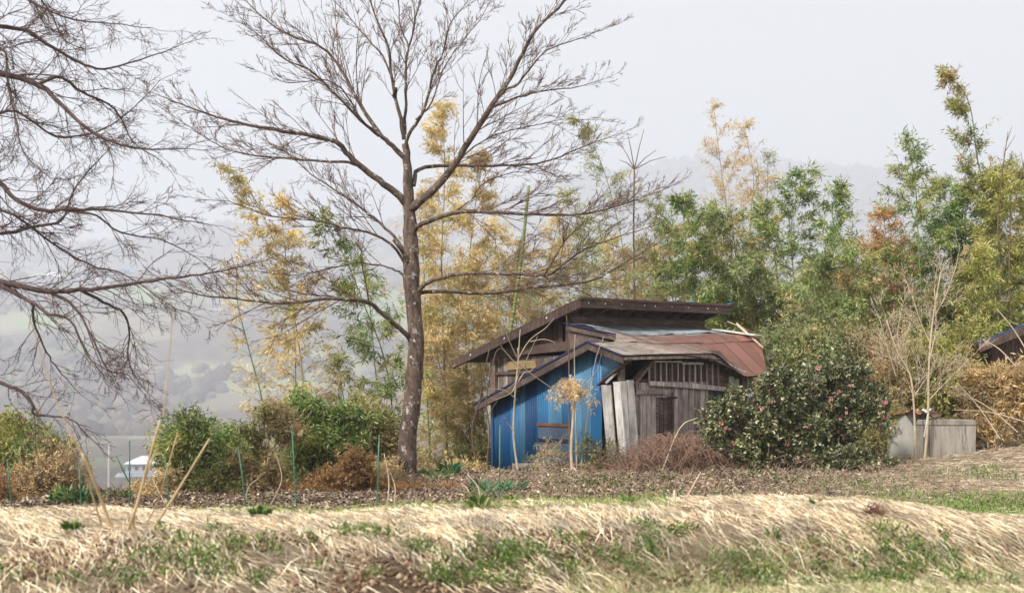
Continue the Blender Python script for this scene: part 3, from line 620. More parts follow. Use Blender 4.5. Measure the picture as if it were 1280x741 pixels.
# ------------------------------------------------------------------ the tree whose limbs reach in from the left
rng = np.random.default_rng(5); YL = 17.0
lx = at(-190, 600, YL)[0]; lt = thing('spreading_tree', 'dark leafless tree reaching in from the left edge with drooping purple brown twigs', 'tree', (lx, YL, gz(lx, YL)))
TB, TW = Tubes(), Tubes()
TB.add(catmull([np.array([lx, YL, gz(lx, YL) - .2]), at(-188, 560, YL), at(-180, 460, YL), at(-175, 340, YL), at(-182, 200, YL), at(-170, 60, YL), at(-150, -90, YL), at(-120, -200, YL)], 4), .3, .1, 12)
LL = [
 ([(-178, 190), (-90, 110), (-30, 82), (0, 92), (50, 106), (85, 140), (115, 165), (145, 178), (178, 186), (232, 186)], 17, 16.2, .1, .008),
 ([(50, 104), (78, 97), (102, 115), (130, 128), (148, 142), (168, 178), (200, 200)], 16.6, 17.6, .032, .006),
 ([(-168, 40), (-90, 20), (-30, 25), (0, 33), (32, 38), (66, 60), (92, 74), (122, 86), (160, 80), (222, 58)], 17, 17.8, .07, .007),
 ([(-168, 30), (-80, -20), (0, -25), (50, 8), (90, 24), (140, 30), (190, 35)], 17, 16.4, .05, .006),
 ([(-160, -30), (-60, -60), (20, -30), (60, 10), (80, 50), (110, 62)], 17, 18, .05, .006),
 ([(-178, 300), (-100, 240), (-40, 215), (0, 228), (18, 248), (48, 262), (80, 262), (130, 262), (200, 270), (258, 280)], 17, 16.2, .075, .007),
 ([(-176, 350), (-90, 305), (-30, 292), (0, 292), (40, 284), (78, 275), (90, 240), (115, 210), (140, 182)], 17, 17.7, .06, .008),
 ([(-176, 380), (-90, 340), (-30, 345), (0, 352), (60, 364), (100, 362), (130, 360), (180, 352), (220, 347), (262, 342), (330, 326)], 17, 16.6, .085, .007),
 ([(-20, 345), (25, 370), (40, 378), (62, 393), (88, 400), (108, 440), (125, 465), (140, 470)], 16.9, 16, .045, .006),
 ([(0, 352), (38, 378), (42, 400), (58, 440), (72, 460), (95, 487)], 16.9, 17.6, .035, .006),
 ([(100, 362), (130, 378), (155, 392), (162, 420), (160, 450), (180, 485), (195, 500)], 16.8, 17.6, .03, .005),
 ([(60, 364), (95, 385), (118, 430), (135, 462), (160, 470), (185, 500)], 16.9, 15.8, .03, .005),
 ([(-178, 480), (-80, 455), (-20, 468), (0, 478), (26, 489), (40, 505), (44, 518), (75, 520), (92, 526), (110, 545)], 17, 16.3, .07, .012),
 ([(-176, 270), (-90, 190), (-20, 150), (20, 140), (70, 170), (110, 168), (150, 150), (200, 100)], 17, 18, .045, .006),
 ([(-176, 330), (-90, 270), (0, 262), (60, 300), (110, 330), (160, 345), (210, 380), (250, 395)], 17, 18, .045, .005),
 ([(-170, 120), (-90, 60), (0, 60), (8, 100), (20, 150), (30, 190), (60, 220), (85, 225)], 17, 16, .04, .005),
 ([(80, 262), (120, 270), (150, 290), (200, 300), (240, 318), (275, 345)], 16.8, 17.4, .022, .005),
]
for pts, Y0, Y1, r0, r1 in LL:
    limb(rng, TB, TW, pix(pts, Y0, Y1), r0 * .74, r1 * .7, spacing=.105, lvl=2, up=-.02, kl=(.12, .28), start=.3, wob_=.17, nk=(3, 6), rmin=.0021, kang=(.3, .8), ang=(.35, .85), rat=(.3, .6))
TB.build('trunk', lt, M['bark2']); TW.build('branches', lt, M['twig2'])

# ------------------------------------------------------------------ bamboo and other feathery trees
def bamboo(name, label, cat, pts, Y, mat, n_leaf=2500, t0=.25, spread=.55, L=.12, Wd=.022, r=.022, stemmat='culm', seed=0, group=None, shape=1.0, droop=.35, up=.8, base=True, clear=.0):
    rg = np.random.default_rng(1000 + seed); n_leaf = int(n_leaf * 2.2); L *= 1.12; Wd *= 1.08; spread *= 1.28
    C = [at(x, y, Y) for x, y in pts]; b0 = C[0]
    if base:
        g0 = gz(b0[0], Y)
        if b0[2] > g0: C = [np.array([b0[0] + (b0[0] - C[1][0]) * .1, Y, g0 - .1])] + C
        else: C[0] = np.array([b0[0], Y, g0 - .1])
    C = catmull(C, 5); o = thing(name, label, cat, tuple(C[0]), 0, group)
    seg = np.linalg.norm(np.diff(C, axis=0), axis=1); s = np.concatenate([[0], np.cumsum(seg)]); H = s[-1]
    T = Tubes(); T.add(C, np.linspace(r, r * .25, len(C)), None, 6); T.build('stem', o, M[stemmat])
    TB_ = Tubes(); P, D = [], []
    nodes = np.arange(max(t0, .02) * H, H, max(.12, H * .03)); nb = len(nodes) * 3; per = max(6, n_leaf // max(1, nb))
    for h in nodes:
        i_ = min(np.searchsorted(s, h) - 1, len(C) - 2); f = (h - s[i_]) / seg[i_]; p = C[i_] * (1 - f) + C[i_ + 1] * f; Tn = nrm(C[i_ + 1] - C[i_])
        t_ = (h / H - t0) / (1 - t0 + 1e-6)
        for q in range(3):
            if rg.random() < clear: continue
            az = rg.uniform(0, 2 * np.pi); d = nrm(np.array([math.cos(az), math.sin(az), 0]) + Tn * up * rg.uniform(.6, 1.3))
            bl = spread * (math.sin(math.pi * min(1, .22 + .78 * t_)) ** shape * .9 + .13) * rg.uniform(.55, 1.25); pt = [p]
            for k in range(4): d = nrm(d + rg.normal(0, .1, 3) - np.array([0, 0, droop * .35])); pt.append(pt[-1] + d * bl / 4)
            pt = np.array(pt); TB_.add(pt, r * .22, r * .08, 3)
            nl = int(per * rg.choice([.25, .6, 1.2, 2.2])); ncl = max(2, nl // 6)
            for c_ in range(ncl):
                u_ = rg.uniform(.25, 1.0) * 4; i2 = min(int(u_), 3); pc = pt[i2] + (pt[i2 + 1] - pt[i2]) * (u_ - i2); dd = nrm(pt[i2 + 1] - pt[i2])
                tw = nrm(dd + rg.normal(0, .6, 3)); pc2 = pc + tw * rg.uniform(.04, .26) * min(1, spread * 1.6)
                m_ = 6; dv = nrm(tw[None] * .8 + rg.normal(0, .6, (m_, 3)) - np.array([0, 0, droop])); P.append(pc2 + rg.normal(0, .02, (m_, 3)) - tw * np.linspace(0, .17, m_)[:, None]); D.append(dv)
    P = np.concatenate(P); D = np.concatenate(D)
    TB_.build('branches', o, M[stemmat])
    leaves('foliage', P, D, L * rg.uniform(.6, 1.3, len(P)), Wd * rg.uniform(.7, 1.3, len(P)), rg, o, M[mat], .2)
    return o
def shrub(name, label, cat, blobs, Y, mat, n_leaf, L=.09, Wd=.03, stemmat='stem', seed=0, base=None, group=None, hollow=.45, droop=.2, ry=None, nst=26, rst=.012, out=.7, m_=6, ragged=0):
    rg = np.random.default_rng(2000 + seed); B = []; Wd *= 1.1
    if ragged:                              # break the mass into many small leafy lobes with gaps between
        small = []
        for cx, cy, rx, rz in blobs:
            for q in range(ragged):
                a_, r_, k_ = rg.uniform(0, 6.28), rg.uniform(.1, .9), rg.uniform(.34, .62); small.append((cx + rx * r_ * math.cos(a_), cy + rz * r_ * math.sin(a_) * .95, rx * k_ * rg.uniform(.7, 1.4), rz * k_))
        blobs = small
    for (cx, cy, rx, rz) in blobs:
        s_ = Y / FP; dY = rg.uniform(-.5, .5) * (ry or min(rx, rz) * s_); c = at(cx, cy, Y + dY); B.append((c, np.array([rx * s_, (rx + rz) / 2 * s_ * .95, rz * s_])))
    bx_ = base[0] if base else np.mean([b[0] for b in blobs]); bp = at(bx_, 480, Y); bp[2] = gz(bp[0], Y)
    o = thing(name, label, cat, tuple(bp), 0, group)
    vol = np.array([b[1].prod() ** .72 for b in B]); vol /= vol.sum(); nc = n_leaf // m_
    idx = rg.choice(len(B), nc, p=vol); dv = nrm(rg.normal(size=(nc, 3))); rad = rg.uniform(hollow ** 2, 1, nc) ** .5
    lump = 1 + .2 * np.sin(dv[:, 0] * 7 + idx) + .2 * np.sin(dv[:, 2] * 8 + idx * 2 + dv[:, 1] * 4) + .16 * rg.normal(size=nc)
    Cn = np.array([B[k][0] for k in idx]); Rd = np.array([B[k][1] for k in idx]); P0 = Cn + dv * Rd * (rad * lump)[:, None]
    P0[:, 2] = np.maximum(P0[:, 2], ground(P0[:, 0], P0[:, 1]) + .03)
    tw = nrm(dv * out + rg.normal(0, .5, (nc, 3)) + np.array([0, 0, .25]))
    P = np.repeat(P0, m_, 0) + rg.normal(0, L * .35, (nc * m_, 3)); D = nrm(np.repeat(tw, m_, 0) + rg.normal(0, .6, (nc * m_, 3)) - np.array([0, 0, droop]))
    TS = Tubes()
    for k in rg.choice(nc, min(nst, nc), replace=False):
        e = P0[k]; m1 = bp + (e - bp) * .35 + rg.normal(0, .08, 3) + np.array([0, 0, .12 * np.linalg.norm(e - bp)]); TS.add(catmull([bp + rg.normal(0, .08, 3) * np.array([1, 1, 0]), m1, e], 3), rst, rst * .3, 4)
    for k in rg.choice(nc, min(nst * 9, nc), replace=False): TS.add([P0[k] - tw[k] * .22 + rg.normal(0, .03, 3), P0[k] - tw[k] * .08, P0[k] + tw[k] * .06], rst * .3, rst * .15, 3)
    TS.build('stems', o, M[stemmat])
    leaves('foliage', P, D, L * rg.uniform(.65, 1.3, len(P)), Wd * rg.uniform(.7, 1.25, len(P)), rg, o, M[mat], .22)
    return o, P0, dv, B

YB = 'yellow bamboo '
# behind and left of the bare tree
bamboo('bamboo', 'tall golden dry bamboo with arching thin top left of the bare tree', 'bamboo', [(388, 640), (384, 540), (372, 420), (345, 310), (310, 235), (272, 205)], 26, 'gold', 2600, .2, .7, .11, .02, seed=1, stemmat='culmdry')
bamboo('bamboo', 'golden bamboo standing straight and bushy between two thin arching ones', 'bamboo', [(372, 640), (370, 520), (368, 420), (358, 330), (350, 250)], 26.8, 'gold', 3200, .3, .75, .11, .02, seed=2, stemmat='culmdry')
bamboo('bamboo', 'thin green culm of sparse golden bamboo leaning at the far left of its clump', 'bamboo', [(325, 640), (330, 520), (312, 440), (296, 370), (300, 300)], 25.5, 'gold', 900, .3, .5, .11, .02, seed=3)
bamboo('bamboo', 'green bamboo with dark drooping leaves close left of the bare trunk', 'bamboo', [(500, 640), (485, 470), (455, 380), (425, 310), (395, 262)], 27.5, 'green', 1500, .35, .6, .15, .026, seed=4, clear=.15)
bamboo('bamboo', 'light green bamboo right behind the bare trunk at mid height', 'bamboo', [(470, 640), (476, 540), (468, 450), (462, 380), (450, 300)], 29, 'mid', 2600, .2, .75, .13, .022, seed=5)
bamboo('bamboo', 'low golden bamboo mixed with green leaves left of the trunk foot', 'bamboo', [(440, 640), (445, 560), (430, 500), (420, 440)], 26, 'olive', 2200, .2, .6, .12, .022, seed=6)
# golden bamboo between the trunk and the shed
gl = ['golden bamboo rising highest above the limbs right of the bare trunk', 'golden bamboo touching the right side of the bare trunk', 'dense golden bamboo halfway between trunk and shed roof tip', 'golden bamboo whose foot stands by the shed left corner',
      'green stemmed golden bamboo bending left in front of the clump', 'sparse golden bamboo above the shed low roof tip', 'golden bamboo leaning over the tall roof left slope']
for q, (pts, Y, n, sp_) in enumerate((([(560, 620), (556, 480), (552, 330), (556, 220), (552, 128)], 31, 4200, .8), ([(540, 620), (535, 520), (532, 400), (528, 300), (522, 240)], 31.4, 3400, .8),
      ([(590, 620), (586, 520), (582, 400), (590, 290), (604, 190)], 32, 4200, .85), ([(612, 620), (604, 520), (600, 430), (596, 330)], 32.4, 3200, .75),
      ([(585, 612), (566, 520), (548, 450), (534, 380)], 31.0, 1700, .5), ([(632, 600), (628, 500), (640, 400), (650, 300)], 33, 2600, .8), ([(680, 560), (676, 420), (684, 340), (700, 270)], 33.5, 1800, .7))):
    bamboo('bamboo', gl[q], 'bamboo', pts, Y, 'gold' if q != 5 else 'tan', n, .18, sp_, .11, .02, seed=10 + q, r=.026, stemmat='culm' if q % 2 else 'culmdry', droop=.3)
for q, (pts, Y, n, sp_, mt, lb) in enumerate((([(572, 620), (570, 520), (572, 440), (576, 350)], 33, 3400, .9, 'gold', 'dense golden bamboo low behind the others between trunk and shed'), ([(535, 620), (540, 500), (545, 380), (560, 270)], 33, 3000, .85, 'gold', 'golden bamboo leaning right behind the trunk top half'),
      ([(612, 600), (618, 480), (622, 380), (618, 280)], 34, 2800, .85, 'gold', 'golden bamboo behind the tip of the tall roof'), ([(720, 520), (716, 430), (712, 370), (705, 310)], 35.5, 2200, .9, 'tan', 'tan bamboo low behind the tall roof peak'), ([(765, 520), (768, 430), (770, 370), (765, 300)], 35.5, 2400, .9, 'gold', 'golden bamboo low behind the middle of the tall roof'),
      ([(812, 520), (810, 430), (806, 370), (812, 310)], 35, 2400, .9, 'olive', 'olive bamboo low behind the tall roof right half'), ([(690, 520), (650, 430), (645, 370), (640, 320)], 36, 2200, .9, 'mid', 'grey green bamboo low behind the left roof slope'))):
    bamboo('bamboo', lb, 'bamboo', pts, Y, mt, n, .15, sp_, .11, .021, seed=120 + q, r=.022, stemmat='culm' if q % 2 else 'culmdry', droop=.3, shape=.6)
# bare green culm above the roof
def culm(label, pts, Y, r, mat='culm'):
    T = Tubes(); C = catmull([at(x, y, Y) for x, y in pts], 5); C[0][2] = gz(C[0][0], Y); o = thing('bamboo_culm', label, 'bamboo', tuple(C[0])); T.add(C, r, r * .75, 8); T.build('stem', o, M[mat])
    T2 = Tubes()
    for k in range(2, len(C) - 1):
        T2.add([C[k] - np.array([0, 0, .012]), C[k] + np.array([0, 0, .012])], r * 1.18, r * 1.18, 8)
    T2.build('node_rings', o, M['culmdry']); return o
culm('thick bare green culm with its top cut off above the shed roof', [(630, 620), (636, 440), (642, 390), (652, 320), (661, 232)], 31, .045)
culm('short bare culm seen behind the tall roof right end', [(990, 470), (978, 395), (972, 350), (967, 310)], 32, .03)
# thin bamboo with pale leaves right of centre
wl = ['wispy pale green bamboo arching left high above the shed', 'wispy pale bamboo standing beside the one that arches left', 'pale yellowish bamboo just above the middle of the tall roof', 'thin pale bamboo right of the forked bare pole', 'pale sparse bamboo low behind the tall roof ridge', 'light bamboo low above the left roof slope', 'pale bamboo behind the roof right half']
for q, (pts, Y, n, sp_, mt) in enumerate((([(800, 520), (786, 380), (775, 290), (750, 200), (716, 142)], 32, 1500, .6, 'wisp'), ([(770, 520), (750, 400), (735, 300), (706, 235)], 33, 1500, .6, 'wisp'), ([(735, 520), (730, 400), (728, 330), (730, 270)], 34, 1700, .7, 'wisp'),
      ([(822, 520), (822, 400), (818, 310), (822, 240)], 34, 1800, .65, 'wisp'), ([(785, 520), (785, 400), (788, 340), (796, 300)], 33, 1700, .75, 'tan'), ([(665, 560), (668, 420), (675, 370), (690, 320)], 35, 2200, .8, 'mid'), ([(835, 520), (842, 400), (848, 340), (845, 280)], 33.5, 1900, .7, 'tan'))):
    bamboo('bamboo', wl[q], 'bamboo', pts, Y, mt, n, .25, sp_, .11, .019, seed=30 + q, r=.018, droop=.25)
# forked bare pole
fk = thing('forked_sapling', 'bare thin sapling ending in a fan of five straight shoots above the shed', 'sapling', tuple(at(795, 480, 32)))
T = Tubes(); T.add(catmull([np.array([at(795, 480, 32)[0], 32, gz(3, 32)]), at(793, 380, 32), at(792, 290, 32), at(793, 210, 32)], 4), .028, .018, 6); T.build('stem', fk, M['stem'])
T = Tubes()
for tip in ((775, 180), (784, 165), (805, 162), (820, 188), (832, 196), (774, 200)):
    T.add(pix([(793, 212 - .0), ((793 + tip[0]) / 2, (205 + tip[1]) / 2 + 1), tip], 32, 32 + rng.uniform(-.5, .5)), .014, .006, 5)
T.build('shoots', fk, M['stem'])
# tan feathery pair above the green thicket
bamboo('bamboo', 'tall tan feathery bamboo plume, left of the pair above the green thicket', 'bamboo', [(915, 470), (915, 330), (908, 260), (900, 200), (892, 133)], 34, 'tan', 1900, .45, .75, .1, .016, seed=50, stemmat='culmdry', up=1.1, droop=.1, clear=.1)
bamboo('bamboo', 'tan feathery bamboo plume, right of the pair above the green thicket', 'bamboo', [(935, 470), (936, 340), (938, 270), (942, 220), (930, 158)], 33.5, 'tan', 1800, .45, .7, .1, .016, seed=51, stemmat='culmdry', up=1.1, droop=.1, clear=.1)
bamboo('bamboo', 'small tan bamboo plume right of the feathery pair', 'bamboo', [(950, 470), (952, 340), (958, 270), (960, 190)], 34.5, 'wisp', 900, .5, .5, .1, .016, seed=52, stemmat='culmdry', up=1.1, droop=.1)
# the green thicket
TH = [
 (([(865, 480), (862, 380), (858, 310), (852, 250)]), 31.5, 'green', 4200, .9, 'bright green bamboo at the left end of the thicket beside the roof'),
 (([(895, 480), (892, 380), (890, 320), (884, 262)]), 32.5, 'green', 4200, .9, 'green bamboo directly behind the tall roof right end'),
 (([(930, 480), (925, 400), (920, 330), (915, 268)]), 31.5, 'mid', 4200, .95, 'grey green bamboo under the two tan plumes'),
 (([(965, 480), (962, 400), (955, 330), (950, 262)]), 32.5, 'mid', 4200, .95, 'mid green bamboo right of the tan plumes above the red roof end'),
 (([(1000, 490), (998, 400), (990, 320), (992, 260), (1010, 212)]), 31.5, 'green', 3400, .7, 'green bamboo with rounded leafy tips left of the nodding one'),
 (([(1100, 500), (1085, 400), (1062, 320), (1040, 270), (1052, 232)]), 29.5, 'green', 2200, .55, 'dark stemmed green bamboo nodding left over the camellia'),
 (([(1010, 500), (1014, 430), (1018, 370), (1020, 330)]), 30, 'mid', 3600, .8, 'low grey green bamboo behind the camellia top'),
 (([(1040, 500), (1050, 430), (1058, 390), (1060, 340)]), 31, 'olive', 3000, .8, 'low olive bamboo behind the camellia right half'),
 (([(1120, 500), (1118, 420), (1112, 340), (1104, 262)]), 31, 'orange', 2600, .6, 'rusty orange leaved tree between two tall green ones'),
 (([(1150, 500), (1152, 400), (1148, 300), (1144, 230), (1132, 176)]), 30, 'green', 3000, .85, 'tall upright green bamboo with layered plumes above the concrete box'),
 (([(1145, 520), (1142, 430), (1138, 360), (1136, 300)]), 32.5, 'wisp', 2600, .75, 'pale yellow leaved tree behind the layered green one'),
 (([(1190, 500), (1190, 420), (1188, 340), (1186, 270)]), 31.5, 'dark', 4200, .85, 'bluish dark green bamboo below the leaning tall one'),
 (([(1215, 500), (1218, 400), (1216, 300), (1212, 230)]), 32, 'green', 3200, .8, 'green bamboo behind the tall leaning one'),
 (([(1245, 470), (1250, 380), (1248, 300), (1250, 225)]), 30.5, 'yg', 4200, .8, 'yellow green bamboo left of the frame edge above the blue roof'),
 (([(1285, 470), (1288, 380), (1282, 300), (1284, 215)]), 31, 'yg', 4000, .8, 'yellow green bamboo cut by the right frame edge'),
 (([(1225, 480), (1222, 420), (1220, 370), (1224, 310)]), 29.5, 'yg', 3000, .65, 'shorter yellowing bamboo left of the blue roof corner'),
 (([(1085, 520), (1082, 460), (1080, 400), (1084, 350)]), 32.5, 'tan', 2600, .7, 'low tan bamboo between camellia and orange tree'),
 (([(1175, 520), (1170, 470), (1172, 420), (1170, 360)]), 30.5, 'olive', 3000, .7, 'low olive bamboo above the concrete box'),
 (([(880, 500), (888, 440), (905, 400), (920, 360)]), 34, 'olive', 2400, .8, 'olive bamboo low behind the shed roof'),
 (([(1310, 500), (1315, 400), (1318, 300), (1316, 250)]), 33, 'green', 2600, .9, 'green bamboo just beyond the right frame edge'),
 (([(1268, 500), (1266, 400), (1262, 300), (1266, 205)]), 32.5, 'olive', 2800, .9, 'olive bamboo behind the yellow green one nearest the right edge'),
 (([(1170, 500), (1168, 400), (1166, 320), (1172, 230)]), 33, 'mid', 2800, .9, 'grey green bamboo between the layered one and the dark one'),
 (([(1235, 500), (1234, 400), (1232, 310), (1236, 212)]), 33.2, 'green', 2800, .85, 'green bamboo between the leaning tall one and the yellow green one'),
 (([(1098, 510), (1094, 440), (1090, 370), (1092, 300)]), 33.4, 'tan', 2600, .8, 'tan bamboo behind the rusty orange tree left side'),
 (([(1070, 500), (1068, 430), (1064, 370), (1074, 310)]), 33.6, 'wisp', 2400, .85, 'pale bamboo behind the nodding dark stemmed one'),
 (([(845, 500), (842, 420), (840, 350), (832, 290)]), 34, 'mid', 2600, .85, 'grey green bamboo at the far left back of the thicket'),
 (([(1030, 500), (1028, 430), (1030, 360), (1032, 285)]), 33.5, 'green', 2400, .75, 'green bamboo in the gap right of the rounded tipped one'),
]
for q, (pts, Y, mt, n, sp_, lb) in enumerate(TH):
    bamboo('bamboo', lb, 'bamboo', pts, Y, mt, int(n * 1.2), .12, sp_, .12, .023, seed=60 + q, r=.024, droop=.3, shape=.6)
bamboo('bamboo', 'tallest bamboo with bare neck and nodding tuft near the right top', 'bamboo', [(1258, 480), (1250, 360), (1236, 260), (1222, 200), (1214, 140), (1200, 108), (1168, 86)], 31, 'olive', 2600, .52, .6, .13, .024, seed=90, r=.028, clear=.35, droop=.15)
for q, (pts, lb) in enumerate((([(1250, 400), (1247, 300), (1252, 225), (1260, 165)], 'bare straight shoot left of two at the right edge'), ([(1262, 400), (1262, 300), (1272, 240), (1284, 190)], 'bare shoot slanting right at the right edge'), ([(1200, 420), (1190, 330), (1184, 310), (1180, 280)], 'short bare shoot beside the dark green bamboo'))):
    C = pix(pts, 30, 30); C[0][2] = gz(C[0][0], 30); o = thing('bare_shoot', lb, 'sapling', tuple(C[0])); T = Tubes(); T.add(catmull(C, 4), .022, .008, 5); T.build('stem', o, M['stem']); T = Tubes()
    for k in range(5): e = C[2] + (C[3] - C[2]) * (k / 5); T.add([e, e + np.array([rng.uniform(-.35, .35), rng.uniform(-.2, .2), .35])], .01, .004, 4)
    T.build('twigs', o, M['stem'])

# ------------------------------------------------------------------ shrubs
shrub('bush', 'low olive bush filling the gap under the golden bamboo by the trunk', 'bush', [(560, 590, 45, 25), (600, 575, 30, 30)], 30, 'olive', 5000, .1, .028, seed=1)
shrub('bush', 'yellow green bush between the trunk and the blue wall', 'bush', [(585, 545, 32, 40), (560, 510, 30, 40), (608, 560, 14, 30)], 32, 'yg', 7000, .09, .022, seed=2)
shrub('bamboo_bush', 'dark green broad leaved bush with a tall left tip near the far house', 'bush', [(235, 600, 48, 42), (232, 540, 32, 40), (285, 585, 36, 40), (212, 560, 18, 26)], 21.5, 'green', 13000, .115, .023, seed=3, droop=.45, out=.5, ragged=11)
shrub('bamboo_bush', 'mid green arching bush behind the green stakes', 'bush', [(320, 590, 44, 40), (345, 530, 36, 28), (300, 548, 26, 26)], 22, 'olive', 13000, .115, .023, seed=4, droop=.5, out=.5, ragged=11, hollow=.3)
shrub('bamboo_bush', 'bright green bush under the golden bamboo left of the tree', 'bush', [(395, 560, 42, 34), (432, 528, 34, 28), (380, 515, 28, 26)], 23, 'green', 13000, .115, .023, seed=5, droop=.5, out=.5, ragged=11, hollow=.3)
shrub('bush', 'brownish leaved bush with green tips left of the trunk', 'bush', [(465, 560, 38, 50), (450, 520, 30, 30), (480, 600, 22, 30)], 24.6, 'olive', 8000, .1, .026, seed=6, droop=.4, ragged=11, hollow=.3)
shrub('dry_bush', 'rusty orange brown dry bush behind the stakes', 'bush', [(420, 610, 50, 32), (380, 620, 36, 24), (455, 600, 36, 34)], 21.6, 'orange', 12000, .07, .026, seed=7, droop=.2, ragged=10, hollow=.2, nst=90, rst=.008)
shrub('dry_bush', 'rusty brown dry bush at the foot of the bare trunk', 'bush', [(500, 622, 42, 20), (540, 622, 34, 16)], 22.0, 'orange', 7000, .07, .024, seed=8, droop=.2, ragged=10, hollow=.2, nst=60, rst=.008)
shrub('dry_bush', 'small brown dry bush below the far house', 'bush', [(190, 622, 34, 20), (210, 600, 14, 18)], 21.0, 'tan', 3500, .06, .02, seed=9)
shrub('bush', 'green leaved bush at the left edge behind bare brown stems', 'bush', [(5, 560, 40, 55), (-30, 570, 40, 60), (35, 590, 26, 40)], 21.5, 'green', 9000, .08, .026, seed=10, ragged=11)
shrub('dry_bush', 'tangled brown bush under the left tree', 'bush', [(55, 600, 44, 42), (20, 615, 40, 30), (85, 590, 22, 40)], 20.6, 'tan', 5000, .055, .016, seed=11, nst=150, rst=.011)
shrub('dry_bush', 'reddish dry bush low at the left edge', 'bush', [(-5, 620, 34, 30)], 19.8, 'orange', 3500, .06, .018, seed=12, nst=60)
shrub('bush', 'dark leafy clump right of the tangled left bush', 'bush', [(88, 632, 20, 12), (104, 636, 14, 9)], 19.5, 'dark', 900, .16, .04, seed=13, nst=8)
shrub('bush', 'small light green clump below the far house', 'bush', [(148, 634, 14, 11)], 20.4, 'mid', 900, .07, .024, seed=14, nst=8)
shrub('bush', 'ochre brown bush between the dark and the mid green left bushes', 'bush', [(265, 615, 40, 24), (300, 600, 34, 30)], 21.2, 'olive', 7000, .09, .02, seed=40, ragged=10, hollow=.3, nst=50)
shrub('bush', 'yellow green scrub behind the rusty orange bush', 'bush', [(370, 590, 40, 36), (420, 575, 40, 34), (460, 590, 30, 34)], 24.5, 'yg', 9000, .1, .022, seed=41, ragged=10, hollow=.3, nst=50)
shrub('dry_bush', 'tan dry scrub running from the orange bush to the trunk', 'bush', [(440, 612, 50, 26), (485, 600, 24, 30), (350, 625, 36, 16)], 22.4, 'tan', 7000, .07, .018, seed=42, ragged=10, hollow=.3, nst=90, stemmat='twigpale')
shrub('dry_bush', 'tall tangled tan brush behind the left brown tangle', 'bush', [(40, 575, 52, 48), (90, 600, 26, 40)], 22.3, 'tan', 6000, .06, .016, seed=43, ragged=10, hollow=.3, nst=200, rst=.01)
shrub('bamboo_bush', 'tall yellow green bush filling the gap left of the bare trunk', 'bush', [(445, 545, 40, 44), (400, 530, 34, 34)], 24.8, 'yg', 9000, .11, .022, seed=44, ragged=11, hollow=.3, droop=.4, nst=50)
shrub('bamboo_bush', 'green bush at the far left edge above the brown tangle', 'bush', [(15, 545, 44, 40), (60, 565, 30, 34)], 22.8, 'olive', 7000, .09, .022, seed=45, ragged=11, hollow=.3, nst=60)
shrub('bamboo_bush', 'mid green bush between the dark leaved one and the ochre one', 'bush', [(262, 560, 34, 36), (300, 575, 34, 34)], 22.6, 'mid', 8000, .11, .022, seed=46, ragged=11, hollow=.3, droop=.4, nst=40)
shrub('dry_bush', 'golden dry scrub right of the bare trunk foot', 'bush', [(540, 600, 30, 30), (575, 590, 26, 26)], 26.5, 'gold', 6000, .08, .02, seed=47, ragged=9, hollow=.3, nst=50)
# right-hand thicket bottom
shrub('bush', 'yellow green bush rising behind the concrete box', 'bush', [(1190, 480, 45, 50), (1160, 455, 40, 40), (1215, 440, 30, 45)], 28.6, 'yg', 13000, .09, .024, seed=20, ragged=8, hollow=.3)
shrub('dry_bush', 'tan dry bamboo bush right of the concrete box', 'bush', [(1250, 505, 42, 42), (1290, 490, 40, 42), (1232, 530, 26, 26), (1222, 475, 20, 22)], 26.9, 'tan', 14000, .12, .028, seed=21, stemmat='twigpale', ragged=11, hollow=.2, nst=120, rst=.01)
shrub('dry_bush', 'tan dry bush between camellia and the white tank', 'bush', [(1110, 480, 34, 40), (1090, 450, 26, 36), (1130, 450, 30, 40)], 29, 'tan', 8000, .08, .02, seed=22, stemmat='twigpale', nst=60)
shrub('bush', 'mixed green bush right behind the camellia top', 'bush', [(1030, 430, 55, 34), (990, 430, 40, 30), (1070, 420, 30, 34)], 29.4, 'mid', 11000, .09, .022, seed=23)
shrub('bush', 'olive bush behind the red roof end', 'bush', [(965, 440, 28, 45), (935, 400, 30, 34)], 32, 'olive', 6000, .09, .022, seed=24)
shrub('bush', 'low yellow green bush in the shade under the camellia right side', 'bush', [(1088, 548, 26, 30), (1108, 520, 20, 30)], 27.0, 'yg', 3000, .07, .02, seed=25)
shrub('bush', 'dense green bush deep behind the concrete box', 'bush', [(1120, 400, 70, 40), (1200, 400, 60, 40), (1270, 380, 50, 50)], 34, 'olive', 11000, .12, .028, seed=26)
shrub('bush', 'dense green bush deep behind the shed right end', 'bush', [(900, 400, 60, 45), (980, 390, 60, 45), (1050, 370, 40, 40)], 35, 'mid', 11000, .12, .028, seed=27)
